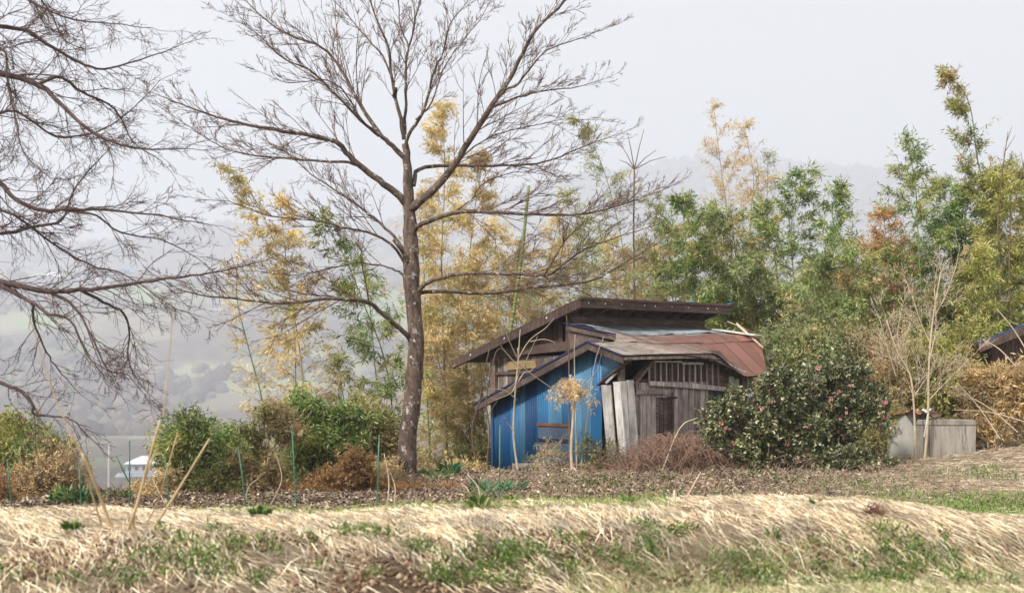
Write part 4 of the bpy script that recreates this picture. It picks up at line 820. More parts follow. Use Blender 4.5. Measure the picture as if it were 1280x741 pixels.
# camellias with flowers
def camellia(label, blobs, Y, n, seed, flowers):
    rc = np.random.default_rng(seed + 5); small = []
    for cx, cy, rx, rz in blobs:
        for q in range(9):
            a_, r_ = rc.uniform(0, 6.28), rc.uniform(.25, .85); k_ = rc.uniform(.26, .5); small.append((cx + rx * r_ * math.cos(a_), cy + rz * r_ * math.sin(a_), rx * k_, rz * k_))
    blobs = small
    o, P0, dv, B = shrub('camellia_bush', label, 'bush', blobs, Y, 'cam', n, .078, .042, seed=seed, hollow=.3, droop=.05, out=1.0, nst=60, rst=.02, ry=.75)
    fl = None; rg = np.random.default_rng(seed)
    for px, py in flowers:
        k = np.argmin((P0[:, 0] / P0[:, 1] - (px - 640) / FP) ** 2 + ((EYE - P0[:, 2]) / P0[:, 1] - (py - HZ) / FP) ** 2 + (P0[:, 1] - (Y - .7)) ** 2 * 4e-5)
        p = P0[k] + nrm(at(px, py, Y) * -1 + np.array([0, 0, EYE])) * .09
        if fl is None:
            V, F = [], []; nv = 0; q = []
            for ring, (nn, Lr, tilt) in enumerate(((6, .05, .25), (5, .036, .8), (4, .022, 1.3))):
                a_ = np.arange(nn) / nn * 2 * np.pi + ring; q.append(np.stack([np.cos(a_) * math.cos(tilt), np.sin(a_) * math.cos(tilt), np.full(nn, math.sin(tilt))], -1) * 1.0)
            Dq = np.concatenate(q); Lq = np.array([.052] * 6 + [.042] * 5 + [.03] * 4); Vv, Ff = leaf_arrays(np.zeros((15, 3)), Dq, Lq, Lq * 1.0, rg, .15)
            fl = raw_mesh('flower', Vv, [Ff])
        f_ = link('flower', fl, o, M['pink']); f_.location = p - off(o); f_.rotation_euler = (R(70 + rg.uniform(-35, 35)), 0, R(rg.uniform(-60, 60))); s_ = rg.uniform(.65, 1.0); f_.scale = (s_,) * 3
    return o
camellia('large glossy dark camellia bush with pink flowers in front of the shed door', [(930, 535, 48, 44), (975, 500, 44, 40), (912, 512, 34, 24), (1005, 525, 38, 46), (950, 562, 46, 26), (1003, 472, 26, 22), (965, 478, 26, 20), (895, 530, 22, 26)], 24.3, 17000, 101,
         [(954, 505), (963, 503), (940, 503), (899, 529), (908, 545), (913, 533), (914, 554), (921, 583), (983, 556), (974, 501), (1006, 533)])
camellia('taller camellia bush with many pink flowers left of the white tank', [(1050, 485, 40, 38), (1022, 462, 28, 28), (1080, 500, 26, 30), (1045, 520, 36, 34), (1018, 540, 28, 28), (1060, 460, 22, 16), (1098, 510, 14, 26)], 25.2, 14000, 102,
         [(1023, 457), (1034, 487), (1033, 496), (1046, 487), (1038, 504), (1063, 483), (1081, 490), (1095, 496), (1103, 500), (1106, 508), (1103, 520), (1052, 523), (1048, 541), (1055, 545), (1043, 537), (1060, 514), (1030, 502), (1096, 531), (1107, 503)])
shrub('camellia_bush', 'small low camellia shrub lying at the foot of the taller one', 'bush', [(1066, 572, 30, 14), (1035, 575, 16, 12), (1110, 578, 12, 5)], 24.0, 'cam', 2600, .075, .035, seed=31, nst=12)
BR = plain('reddish_dry_twig', (.34, .21, .145), .85, (.12, .07, .05)); M['brush'] = BR; M['brush2'] = plain('dry_brown_twigs', (.34, .25, .18), .85, (.14, .09, .065))
heap = thing('brush_heap', 'reddish brown heap of tangled dry twigs before the shed door', 'brush', tuple(at(845, 480, 24.6) * np.array([1, 1, 0])))
rgh = np.random.default_rng(88); T = Tubes()
for k in range(1500):
    px_ = rgh.choice([790, 815, 835, 850, 870, 890, 912]) + rgh.normal(0, 14); Yh = 24.7 + rgh.normal(0, .35); p = at(px_, 480, Yh); p[2] = gz(p[0], Yh); top = .62 * math.exp(-((px_ - 850) / 70) ** 2) * rgh.uniform(.1, 1)
    a_ = rgh.uniform(0, 2 * np.pi); L_ = rgh.uniform(.2, .75); q = p + np.array([math.cos(a_) * L_, math.sin(a_) * L_, rgh.uniform(-.1, .1) + top]); q[2] = max(q[2], gz(q[0], q[1])); m1 = (p + q) / 2 + np.array([rgh.normal(0, .08), 0, top * .6 + .05]); p = p + np.array([0, 0, top * rgh.uniform(0, .9)])
    q[2] -= rgh.uniform(0, .35) * top; q[2] = max(q[2], gz(q[0], q[1])); T.add(catmull([p, m1, q], 3), .0065, .0025, 3)
T.build('twigs', heap, BR)
shrub('bush', 'thin green weedy bush at the blue wall right end', 'bush', [(755, 575, 26, 28), (735, 560, 14, 20), (768, 590, 20, 12)], 25.1, 'olive', 1800, .055, .022, seed=33, nst=22)
shrub('dry_bush', 'straggly dry weeds in front of the rusty hatch', 'bush', [(690, 570, 26, 22), (665, 580, 16, 14)], 25.9, 'wisp', 700, .05, .02, seed=34, nst=24, stemmat='twigpale')

# dead sapling with a drooping straw coloured crown before the blue wall
YS = 24.6; o = thing('dead_sapling', 'dead sapling with drooping straw coloured leaves before the blue wall', 'sapling', (at(716, 590, YS)[0], YS, gz(at(716, 590, YS)[0], YS)))
T = Tubes(); T.add(catmull([at(716, 598, YS), at(714, 560, YS), at(717, 510, YS), at(714, 480, YS), at(713, 468, YS)], 4), .029, .024, 7)
for a_, b_ in (((716, 585), (706, 598)), ((717, 585), (726, 597)), ((714, 590), (695, 604))): T.add(pix([a_, ((a_[0] + b_[0]) / 2, (a_[1] + b_[1]) / 2 - 2), b_], YS, YS - .2), .02, .012, 5)
T.build('stem', o, M['twigpale']); rg = np.random.default_rng(44); T = Tubes(); P, D = [], []
for k in range(46):
    az = rg.uniform(0, 2 * np.pi); ln = rg.uniform(.25, .62); p = at(714 + rg.uniform(-4, 4), 488 - rg.uniform(-8, 14), YS); d = np.array([math.cos(az), math.sin(az), rg.uniform(.2, .9)]); pt = [p]
    for q in range(5): d = nrm(d + np.array([0, 0, -.38])); pt.append(pt[-1] + d * ln / 5)
    pt = np.array(pt); T.add(pt, .005, .002, 3)
    for q in range(22): u_ = rg.uniform(.2, 1) * 5; i2 = min(int(u_), 4); P.append(pt[i2] + (pt[i2 + 1] - pt[i2]) * (u_ - i2) + rg.normal(0, .015, 3)); D.append(rg.normal(0, .5, 3) + np.array([0, 0, -.6]))
T.build('branches', o, M['twigpale'])
M['straw_leaf'] = leaf_mat('straw_leaves', [(0, (.5, .33, .15)), (.5, (.72, .54, .32)), (1, (.78, .64, .42))], clump=3, dark=.85)
leaves('foliage', np.array(P), np.array(D), .085, .022, rg, o, M['straw_leaf'])

# bare saplings and vines in front of the shed end wall
def sap(label, main, Y, r, twigs, mat='twigpale', name='bare_sapling', cat='sapling', fine=0):
    C = pix(main, Y, Y); C[0] = np.array([C[0][0], Y, min(gz(C[0][0], Y), C[0][2])]); o = thing(name, label, cat, tuple(C[0])); T = Tubes(); T.add(catmull(C, 4), r, r * .45, 6); T.build('stem', o, M[mat])
    if fine:
        T2 = Tubes(); r2 = np.random.default_rng(fine)
        for tw in [main[1:]] + twigs: limb(r2, Tubes(), T2, pix(tw, Y, Y + .2), r * .5, r * .2, spacing=.16, lvl=2, up=.05, wob_=.12, kl=(.15, .3), kang=(.4, .8), rmin=.003)
        T2.build('fine_twigs', o, M[mat])
    if twigs:
        T = Tubes()
        for tw in twigs: T.add(catmull(pix(tw, Y, Y + rg.uniform(-.4, .4)), 3), r * .5, r * .22, 4)
        T.build('twigs', o, M[mat])
    return o
sap('bare many armed sapling climbing over the left roof edges', [(648, 592), (642, 545), (644, 490), (648, 450), (647, 435)], 25.6, .024,
    [[(647, 448), (636, 425), (627, 400)], [(648, 445), (650, 415), (651, 412)], [(648, 448), (662, 425), (682, 410), (693, 397)], [(662, 427), (680, 424), (694, 428)], [(648, 458), (632, 440), (626, 432)], [(648, 455), (668, 470), (700, 492)],
     [(646, 500), (632, 488), (610, 486)], [(643, 540), (634, 528), (630, 521)], [(647, 470), (640, 490), (618, 500)], [(657, 462), (658, 450), (672, 420)], [(646, 480), (655, 466), (663, 464), (670, 455)], [(650, 462), (644, 478), (626, 492)]])
sap('straight brown shoot rising past the left roof peak', [(712, 480), (711, 440), (708, 394)], 25.2, .018, [], 'stem', 'bare_shoot')
sap('shorter pale shoot right of the straight brown one', [(721, 478), (718, 450), (719, 418)], 25.2, .014, [], 'twigpale', 'bare_shoot')
sap('pale forked shoot leaning right over the blue wall', [(726, 482), (742, 462), (755, 420)], 25.2, .012, [[(733, 480), (746, 462), (752, 442)]], 'twigpale', 'bare_shoot')
sap('thin brown stem left of the shed under the roof tip', [(606, 600), (612, 540), (608, 500), (620, 440), (634, 440)], 26.8, .018, [[(610, 520), (622, 500), (632, 490)]], 'stem')
sap('dark brown stem crossing the gap left of the blue wall', [(600, 604), (590, 540), (600, 500), (604, 470), (612, 436)], 27.2, .022, [[(596, 560), (580, 540), (570, 520)]], 'stem')
sap('long pale branch leaning against the door from the brush heap', [(826, 552), (850, 535), (872, 522)], 24.1, .016, [], 'twigpale', 'loose_branch', 'branch')
# pale trunks in front of the white tank
sap('pale bent trunk left of two before the white tank', [(1144, 572), (1143, 520), (1138, 470), (1122, 440), (1108, 400)], 26.0, .024, [[(1138, 468), (1118, 450), (1090, 440)], [(1128, 448), (1122, 420), (1126, 390)], [(1120, 470), (1108, 430), (1100, 400)], [(1140, 500), (1160, 470), (1185, 448)]], fine=61)
sap('pale vine wrapped trunk right of two before the white tank', [(1156, 574), (1160, 520), (1161, 460), (1166, 400), (1176, 340)], 26.05, .028, [[(1161, 500), (1180, 480), (1210, 450)], [(1162, 450), (1170, 410), (1168, 360)], [(1163, 430), (1150, 400), (1140, 370)], [(1165, 400), (1182, 370), (1196, 330)]], fine=62)
sap('thin brown upright stem above the taller camellia', [(1110, 560), (1112, 500), (1114, 430), (1118, 380)], 27.6, .02, [[(1112, 470), (1122, 450), (1130, 420)]], 'stem')
for q, (a_, b_, lb) in enumerate((((1250, 548), (1196, 478), 'upper pale cane slanting across the tan bush'), ((1272, 540), (1205, 492), 'middle pale cane slanting across the tan bush'), ((1284, 528), (1190, 512), 'lowest pale cane slanting across the tan bush'), ((1290, 450), (1246, 386), 'bent cane rising over the small blue roof'), ((1270, 458), (1228, 424), 'short cane below the small blue roof edge'))):
    stick('cane', lb, 'cane', catmull(pix([a_, ((a_[0] + b_[0]) / 2, (a_[1] + b_[1]) / 2 - 5), b_], 26.3, 26.6), 3), .014, .007, 'twigpale')

# ------------------------------------------------------------------ concrete box, white tank, blue-roofed hut
def gpt(px, Y): x = (px - 640) / FP * Y; return np.array([x, Y, gz(x, Y)])
A, Bc, Cc = at(1158, 569, 26.2), at(1220, 562, 26.3), at(1220, 522, 26.3)
ct = thing('concrete_box', 'grey weathered concrete water box with thicker rim on the dry bank', 'tank', tuple(gpt(1158, 26.2)))
a2, b2 = A.copy(), Bc.copy(); h0, h1 = at(1157, 525, 26.2)[2], Cc[2]; dirv = nrm((b2 - a2) * np.array([1, 1, 0])); back = np.array([-dirv[1], dirv[0], 0]); wv = 1.1
def wallseg(p, q, z0p, z0q, z1p, z1q, th):
    n_ = nrm(np.cross(q - p, np.array([0, 0, 1.0]))) * th; V = [np.array([*p[:2], z0p]), np.array([*q[:2], z0q]), np.array([*q[:2], z1q]), np.array([*p[:2], z1p])]; V += [v - n_ for v in V]
    return V, [(0, 1, 2, 3), (7, 6, 5, 4), (0, 4, 5, 1), (1, 5, 6, 2), (2, 6, 7, 3), (3, 7, 4, 0)]
def local(parts, o): return [([np.array(v) - off(o) for v in V], F) for V, F in parts]
zb = min(a2[2], b2[2]) - .25
ctr = (a2 + b2) / 2 + back * wv / 2
for p, q in ((a2, b2), (b2 - dirv * .001, b2 + back * wv), (b2 + back * wv, a2 + back * wv), (a2 + back * wv, a2)):
    solid('side_wall', local([wallseg(p, q, zb, zb, h0 - .1, h1 - .1 if p is a2 else h0 - .1, .08)], ct), ct, M['conc'], bevel=.006)
    out_ = nrm(np.cross(q - p, np.array([0, 0, 1.0]))) * .015
    solid('rim', local([wallseg(p + out_, q + out_, h0 - .098, h0 - .098, h0, h0, .11)], ct), ct, M['conc'], bevel=.008)
for k in (1, 4): s_ = .17 * (k + .6); p = a2 + dirv * s_ * 1.0; solid('seam', local([wallseg(p + back * -.003, p + dirv * .012 + back * -.003, zb, zb, h0 - .11, h0 - .11, .01)], ct), ct, M['conc'])
wt = thing('white_tank', 'dull white sheet metal tank with rusty lid left of the concrete box', 'tank', tuple(gpt(1128, 26.8)))
cc = at(1132, 480, 27.1); rad = .42; nS = 20; zt, zb = at(1132, 518, 26.7)[2], gz(cc[0], 27) - .2; V = []; F = []
for z, r_ in ((zb, rad * .93), ((zb + zt) / 2, rad * .97), (zt, rad)):
    for k in range(nS): a_ = k / nS * 2 * np.pi; V.append((cc[0] + r_ * math.cos(a_), 27.1 + r_ * math.sin(a_), z))
for r_ in range(2):
    for k in range(nS): F.append((r_ * nS + k, r_ * nS + (k + 1) % nS, (r_ + 1) * nS + (k + 1) % nS, (r_ + 1) * nS + k))
solid('tank_body', local([(V, F)], wt), wt, M['galv'], True)
solid('tank_lid', local([bar((cc[0] - .45, 27.1, zt + .02), (cc[0] + .55, 27.1, zt + .05), .85, .03)], wt), wt, M['rust'])
for k, (px, py, w_, mt, lb) in enumerate(((1142, 515, .16, 'rust', 'rusty crumpled tin scrap on the white tank lid'), (1165, 518, .22, 'stem', 'brown bent sheet between tank and concrete box'), (1157, 513, .14, 'whitew', 'torn white plastic bag between tank and box'))):
    rg = np.random.default_rng(300 + k); c = at(px, py, 26.6); Vp = []; G = 6
    for a_ in range(G):
        for b_ in range(G): Vp.append(c + np.array([(a_ / 5 - .5) * w_ * 2, (b_ / 5 - .5) * w_ * 1.6, -.0 + .05 * math.sin(a_ * 1.3 + k) * math.cos(b_ * 1.3) + rg.normal(0, .006)]))
    Fp = [(a_ * G + b_, a_ * G + b_ + 1, (a_ + 1) * G + b_ + 1, (a_ + 1) * G + b_) for a_ in range(G - 1) for b_ in range(G - 1)]
    n_ = len(Vp); Vp += [v - np.array([0, 0, .01]) for v in Vp]; Fp += [tuple(n_ + i for i in f[::-1]) for f in Fp[:25]]
    ob = solid('scrap' if k else 'tin_scrap', [(Vp, Fp)], None, M[mt]); tag(ob, lb, 'scrap')
rg = np.random.default_rng(310); Tz = Tubes()
ob = solid('plastic_strip', [bar(at(1160, 516, 26.05), at(1157, 535, 26.05), .05, .02), bar(at(1157, 535, 26.05), at(1155, 546, 26.05), .035, .02)], None, M['whitew'], bevel=.006); tag(ob, 'torn white strip hanging down at the concrete box corner', 'rag')
# hut with blue roof at the right frame edge
hut = thing('blue_roof_hut', 'dark timber hut with blue sheet roof peeking in at the right edge', 'hut', tuple(gpt(1330, 30)))
def hp(px, py, Y): return at(px, py, Y)
e0, e1 = hp(1222, 430, 27.9), hp(1330, 388, 28.2); dep = np.array([.9, 3.6, 0])
for k in range(7):
    p = e0 + (e1 - e0) * k / 7; q = e0 + (e1 - e0) * ((k + 1) / 7 - .004); n_ = np.array([0, 0, .03 + .004 * (k % 2)])
    solid('roof_sheet', local([([p, q, q + dep, p + dep, p + n_, q + n_, q + dep + n_, p + dep + n_], [(0, 3, 2, 1), (4, 5, 6, 7), (0, 1, 5, 4), (1, 2, 6, 5), (2, 3, 7, 6), (3, 0, 4, 7)])], hut), hut, M['hutroof'])
solid('rake_board', local([bar(e0 + np.array([.02, -.01, -.09]), e1 + np.array([0, -.01, -.09]), .03, .16)], hut), hut, M['woodd'], bevel=.004)
for k in range(9):
    x0 = 10.0 + k * .24; zt_ = e0[2] + (x0 - e0[0]) / (e1[0] - e0[0]) * (e1[2] - e0[2]) - .05
    solid('plank', local([box(x0, x0 + .234, 28.35, 28.38, -.2, zt_)], hut), hut, M['woodd'])
solid('side_wall', local([box(9.97, 10.0, 28.4, 31.4, -.2, e0[2] + .0)], hut), hut, M['woodd'])

# ------------------------------------------------------------------ green garden stakes
SK = [((162, 648), (162, 551), 'green stake, tallest, standing upright in front of the far house', .010), ((161, 602), (145, 569), 'short green stake leaning left against the tallest one', .011), ((213, 640), (206, 568), 'green stake leaning left beside the far house roof', .010),
      ((309, 643), (298, 560), 'green stake leaning left before the dark green bush', .0105), ((371, 643), (365, 536), 'green stake before the middle of the orange bush', .0105), ((471, 643), (474, 543), 'green stake left of the bare trunk leaning slightly right', .0105),
      ((624, 632), (625, 531), 'green stake in front of the blue wall left corner', .010), ((102, 644), (99, 580), 'green stake right of the left brown tangle', .011), ((16, 648), (9, 575), 'green stake hidden in the left edge tangle', .011)]
for (b_, t_, lb, r_) in SK:
    Y = 18.2 if b_[0] != 161 else 18.1
    p = at(*b_, Y); p[2] = min(p[2], gz(p[0], Y) - .05) if b_[0] != 161 else p[2]; stick('garden_stake', lb, 'stake', [p, (p + at(*t_, Y)) / 2, at(*t_, Y)], r_, r_ * .95, 'pole', 'green garden stakes', 8)

# pale dry reeds close to the camera, soft with distance blur
for k, (pts, Y, r_, lb) in enumerate(((((141, 664), (128, 628), (114, 592), (102, 566)), 11.3, .017, 'thick pale reed leaning left on the mound, left of the crossing ones'), (((158, 668), (172, 628), (186, 575), (200, 525)), 11.2, .014, 'long tan reed leaning right above the mound'), (((167, 668), (168, 640), (182, 596), (196, 560)), 11.3, .012, 'short tan reed close beside the long one'),
      (((184, 672), (205, 640), (235, 592), (262, 548)), 11.2, .011, 'reed leaning furthest right with a bend on the mound'), (((128, 660), (122, 640), (112, 608), (108, 600)), 11.4, .009, 'thin reed left of the thick pale one'), (((180, 660), (196, 630), (205, 600), (222, 540)), 11.5, .007, 'thinnest reed between the two long leaning ones'),
      (((102, 566), (70, 500), (48, 430), (38, 400)), 10.9, .006, 'very thin pale reed rising steeply across the left hills'), (((204, 520), (212, 440), (215, 400), (213, 380)), 11.0, .005, 'very thin pale stalk rising above the long tan reed'))):
    C = pix(pts, Y, Y - .3)
    if k < 6: C[0][2] = min(C[0][2], gz(C[0][0], Y) - .02)
    stick('dry_reed', lb, 'reed', catmull(C, 3), r_, r_ * .6, 'reed', 'dry reeds on the mound', 7)

# twisted pale roots and stems at the stakes
TWP = [((210, 645), (192, 600), (182, 570)), ((306, 642), (310, 610), (322, 598)), ((372, 643), (388, 636), (380, 626)), ((484, 642), (486, 600), (480, 566)), ((492, 642), (494, 610), (488, 590)), ((601, 640), (598, 610), (584, 592)), ((596, 636), (585, 612), (577, 604)), ((336, 640), (352, 600), (346, 570))]
TLB = ['pale twisted stem left of the dark green bush', 'pale broken stem against the second stake', 'pale root at the foot of the orange bush', 'pale straight dead stem left of the trunk', 'second pale dead stem nearest to the trunk', 'pale forked root below the leaf slope', 'smaller pale root left of the forked one', 'brown dead stem before the green bushes']
for p_, lb in zip(TWP, TLB):
    C = pix(p_, 18.8, 19.1); C[0][2] = gz(C[0][0], 18.8) - .03; stick('dead_sapling', lb, 'sapling', catmull(C, 4), .011, .005, 'twigpale', 'pale dead stems along the garden edge')
for q, (a_, b_, c_, lb) in enumerate((((848, 640), (862, 615), (876, 590), 'grey stick stuck in the leaf slope pointing up right'), ((842, 650), (843, 632), (843, 612), 'short tan stub on the mound crest'), ((985, 741), (984, 720), (990, 700), 'dark twig standing at the mound foot near the bottom edge'))):
    C = pix([a_, b_, c_], (18, 12.6, 10.3)[q], (18, 12.6, 10.3)[q]); C[0][2] = gz(C[0][0], C[0][1]) - .03; stick('upright_stick', lb, 'stick', C, (.018, .018, .006)[q], (.009, .012, .003)[q], 'twigpale' if q < 2 else 'stem')
# fallen timber left of the shed
for q in range(5):
    Y = 28.3 - q * .12; a_ = at(584 + q * 5, 596 + q * 2, Y); b_ = at(616 + q * 3, 588 + q * 4, Y - .3); ob = solid('fallen_board', [bar(a_, b_, .12, .03)], None, M['woodm' if q % 2 else 'woodd']); tag(ob, ('topmost dark', 'second from top brown', 'middle dark', 'second lowest brown', 'lowest dark')[q] + ' board of the loose pile at the blue wall left foot', 'board', 'loose boards piled at the left foot of the blue wall')

# ------------------------------------------------------------------ ground cover that nobody could count
def blades(name, label, P, D, L, Wd, mat, rg, droop=.6, segs=3, follow=0.0, hover=.02):
    n = len(P); D = nrm(D); L = np.broadcast_to(L, n)[:, None]; Wd = np.broadcast_to(Wd, n)[:, None]; side = nrm(np.cross(D, rg.normal(size=(n, 3)) * .5 + np.array([0, 0, 1.0]))); pts = [P]; d = D.copy(); p = P.copy()
    for k in range(segs):
        d = nrm(d + np.array([0, 0, -droop / segs])); p = p + d * L / segs
        if follow: gzv = ground(p[:, 0], p[:, 1]) + hover; p[:, 2] = np.maximum(p[:, 2], gzv)
        pts.append(p.copy())
    V = []
    for k, q in enumerate(pts):
        w_ = Wd / 2 * (1 - (k / segs) ** 2 * .9); V += [q - side * w_, q + side * w_]
    V = np.stack(V, 1); b = np.arange(n)[:, None] * (2 * (segs + 1)); F = np.concatenate([b + np.array([[2 * k, 2 * k + 1, 2 * k + 3, 2 * k + 2]]) for k in range(segs)])
    return tag(link(name, raw_mesh(name, V.reshape(-1, 3), [F]), None, mat), label, None, None, 'stuff')
STRAW = leaf_mat('mown_straw', [(0, (.2, .12, .07)), (.22, (.42, .3, .19)), (.5, (.7, .57, .39)), (.8, (.84, .73, .54)), (1, (.93, .87, .73))], .6, .2, 2.2, .3, .6)
STRAWF = leaf_mat('fine_dry_grass', [(0, (.2, .13, .08)), (.4, (.48, .37, .26)), (1, (.78, .68, .55))], .7, .2, 2.4, .3, .6)
GRASS = leaf_mat('short_green_grass', [(0, (.1, .16, .03)), (.5, (.2, .3, .07)), (.85, (.38, .44, .16)), (1, (.6, .55, .3))], .6, .3, 1.5, .3, .8)
GRASSD = leaf_mat('short_mixed_grass', [(0, (.14, .18, .05)), (.35, (.3, .36, .12)), (.65, (.55, .54, .28)), (1, (.78, .7, .5))], .6, .3, 1.5, .3, .75)
WEED = leaf_mat('weed_leaves', [(0, (.04, .09, .015)), (.6, (.11, .2, .035)), (1, (.3, .34, .12))], .5, .3, 3, .3, .8)
LITTER = leaf_mat('fallen_leaves', [(0, (.07, .045, .03)), (.35, (.19, .125, .085)), (.7, (.36, .26, .18)), (.9, (.56, .45, .34)), (1, (.74, .66, .56))], .75, .1, 1.1, .2, .6)
rg = np.random.default_rng(77)
# straw combed down the mound: clumps share a direction
nc = 4600; cx = rg.uniform(-7.3, 7.3, nc); cd = rg.uniform(-2.4, 1.7, nc) ; cy = crest_y(cx) + cd
bare = (wob(cx * 2.0, cd * 3, 7) > .35) & (cd < -.7); low = (cd < -.75 - .25 * wob(cx * 1.2, 0, 3)) & (rg.random(nc) < .55); soilp = (wob(cx * 3.1, cd * 4, 21) > .05 + .5 * ((cx < -1.4) | (cx > 2.6))) & (cd < -.95 + .2 * wob(cx * 2, 0, 5)); keep = ~(bare & (rg.random(nc) < .8)) & ~low & ~(soilp & (rg.random(nc) < .9)); cx, cy, cd = cx[keep], cy[keep], cd[keep]; nc = len(cx)
ang = -.85 + .35 * wob(cx * .8, cy, 2) + rg.normal(0, .3, nc); cdir = np.stack([np.cos(ang), np.sin(ang), np.where(cd < 0, .02, .12)], -1)
m_ = 14; P = np.repeat(np.stack([cx, cy, ground(cx, cy)], -1), m_, 0); n = len(P); P[:, 0] += rg.normal(0, .1, n); P[:, 1] += rg.normal(0, .1, n); P[:, 2] = ground(P[:, 0], P[:, 1]) + rg.uniform(0, .05, n)
D = np.repeat(cdir, m_, 0) + rg.normal(0, .24, (n, 3)) * np.array([1, 1, .6])
blades('straw', 'long pale dry grass combed over the bank', P, D, rg.uniform(.14, .5, n), rg.uniform(.0035, .0095, n) , STRAW, rg, 1.2, 3, 1, .012)
# thick fine mat beneath
n = 40000; x = rg.uniform(-8, 8, n); dd = rg.uniform(-2.6, 2.2, n); y = crest_y(x) + dd; keep = ~((wob(x * 2.0, dd * 3, 7) > .3) & (dd < -.75)) & ~((dd < -.85) & (rg.random(n) < .72)); x, y = x[keep], y[keep]; n = len(x)
blades('dry_grass_mat', 'fine dry grass matting the bank', np.stack([x, y, ground(x, y)], -1), np.stack([rg.normal(.35, .8, n), rg.normal(-.4, .8, n), rg.uniform(.0, .6, n)], -1), rg.uniform(.06, .2, n), rg.uniform(.003, .007, n), STRAWF, rg, .9, 2, 1, .006)
# green grass: foot of bank at right, strip behind the crest, far right lawn
def scat(n, fx, cond):
    x, y = fx(n); k = cond(x, y); return x[k], y[k]
x, y = scat(44000, lambda n: (rg.uniform(.4, 6, n), rg.uniform(9.9, 12.2, n)), lambda x, y: (y < 10.75 + .35 * x - .45 * (x > 3) * (x - 3) + .15 * wob(x * 3, y * 2)) & (wob(x * 2, y * 2) + rg.normal(0, .4, len(x)) > -.5))
n = len(x); blades('short_grass', 'short green grass in front of the bank', np.stack([x, y, ground(x, y)], -1), np.stack([rg.normal(0, .5, n), rg.normal(0, .5, n), np.ones(n)], -1), rg.uniform(.03, .085, n), .0045, GRASSD, rg, .6, 2)
x, y = scat(26000, lambda n: (rg.uniform(-7, 5, n), rg.uniform(12.4, 15.0, n)), lambda x, y: (wob(x * .8, y, 6) + rg.normal(0, .3, len(x)) > -.05) & (x < 1.5))
n = len(x); blades('short_grass', 'short green grass strip behind the bank crest', np.stack([x, y, ground(x, y)], -1), np.stack([rg.normal(0, .5, n), rg.normal(0, .5, n), np.ones(n)], -1), rg.uniform(.05, .14, n), .007, GRASS, rg, .6, 2)
x, y = scat(24000, lambda n: (rg.uniform(4.5, 10, n), rg.uniform(16.5, 20.6, n)), lambda x, y: x > 5.0 + .4 * wob(x, y) )
n = len(x); blades('short_grass', 'green lawn strip at the right behind the bank', np.stack([x, y, ground(x, y)], -1), np.stack([rg.normal(0, .5, n), rg.normal(0, .5, n), np.ones(n)], -1), rg.uniform(.03, .08, n), .009, GRASS, rg, .6, 2)
# weeds in the lower bank face
nc = 950; cx = rg.uniform(-6, 5.8, nc); cd = rg.uniform(-1.8, -.6, nc); k = (wob(cx * 3.3, cd * 3, 12) + rg.normal(0, .3, nc) > .3 - .25 * (cd < -1.0)) & ((wob(cx * 3.1, cd * 4, 21) < .3) | (rg.random(nc) < .3)); cx, cd = cx[k], cd[k]; nc = len(cx); m_ = 26
P = np.repeat(np.stack([cx, crest_y(cx) + cd, np.zeros(nc)], -1), m_, 0) + rg.normal(0, .055, (nc * m_, 3)); P[:, 2] = ground(P[:, 0], P[:, 1]) + rg.uniform(.01, .08, len(P))
V, F = leaf_arrays(P, rg.normal(0, .7, (len(P), 3)) + np.array([0, -.3, .6]), rg.uniform(.03, .07, len(P)), rg.uniform(.01, .022, len(P)), rg)
tag(link('weeds', raw_mesh('weeds', V, [F]), None, WEED), 'low green weeds in the face of the bank', None, None, 'stuff')
# crumbly clods of bare soil in the lower face
n = 9000; x = rg.uniform(-6, 5.5, n); cd_ = rg.uniform(-2.0, -.7, n); k = wob(x * 3.1, cd_ * 4, 21) + rg.normal(0, .25, n) > .1; x, cd_ = x[k], cd_[k]; n = len(x); y = crest_y(x) + cd_
oct_ = np.array([(1, 0, 0), (0, 1, 0), (-1, 0, 0), (0, -1, 0), (0, 0, 1), (0, 0, -.6)], float); Fo = np.array([(0, 1, 4), (1, 2, 4), (2, 3, 4), (3, 0, 4), (1, 0, 5), (2, 1, 5), (3, 2, 5), (0, 3, 5)])
V = oct_[None] * (rg.uniform(.008, .034, (n, 1, 1)) ** 1.0) * rg.uniform(.6, 1.4, (n, 6, 3)) + np.stack([x, y, ground(x, y) + .004], -1)[:, None]
CLOD = leaf_mat('soil_clods_brown', [(0, (.06, .035, .022)), (.5, (.14, .085, .055)), (.9, (.27, .19, .13)), (1, (.4, .33, .26))], .95, 0, 4, .1, .8)
tag(link('soil_clods', raw_mesh('soil_clods', V.reshape(-1, 3), [(Fo[None] + np.arange(n)[:, None, None] * 6).reshape(-1, 3)]), None, CLOD), 'crumbly brown soil clods in the lower bank face', None, None, 'stuff')
# litter on the slope before the shed; straw on the right bank
x, y = scat(66000, lambda n: (rg.uniform(-9, 8, n), rg.uniform(15.6, 27.5, n)), lambda x, y: ((x > -4 + .5 * wob(x, y)) | (y < 22.5)) & (x < 4.7 + .3 * (y - 20) + rg.normal(0, .5, len(x))) & ((y < 25 + .5 * (x - 1)) | (x < 1.2) | (x > 3)))
n = len(x); V, F = leaf_arrays(np.stack([x, y, ground(x, y) + rg.uniform(.004, .05, n)], -1), rg.normal(0, 1, (n, 3)) * np.array([1, 1, .35]), rg.uniform(.04, .1, n), rg.uniform(.02, .045, n), rg, .3)
tag(link('leaf_litter', raw_mesh('leaf_litter', V, [F]), None, LITTER), 'brown fallen leaves and litter on the slope below the shed', None, None, 'stuff')
x, y = scat(30000, lambda n: (rg.uniform(3.5, 14, n), rg.uniform(19.5, 30, n)), lambda x, y: (x > 3.7 + .3 * (y - 20) + rg.normal(0, .5, len(x))))
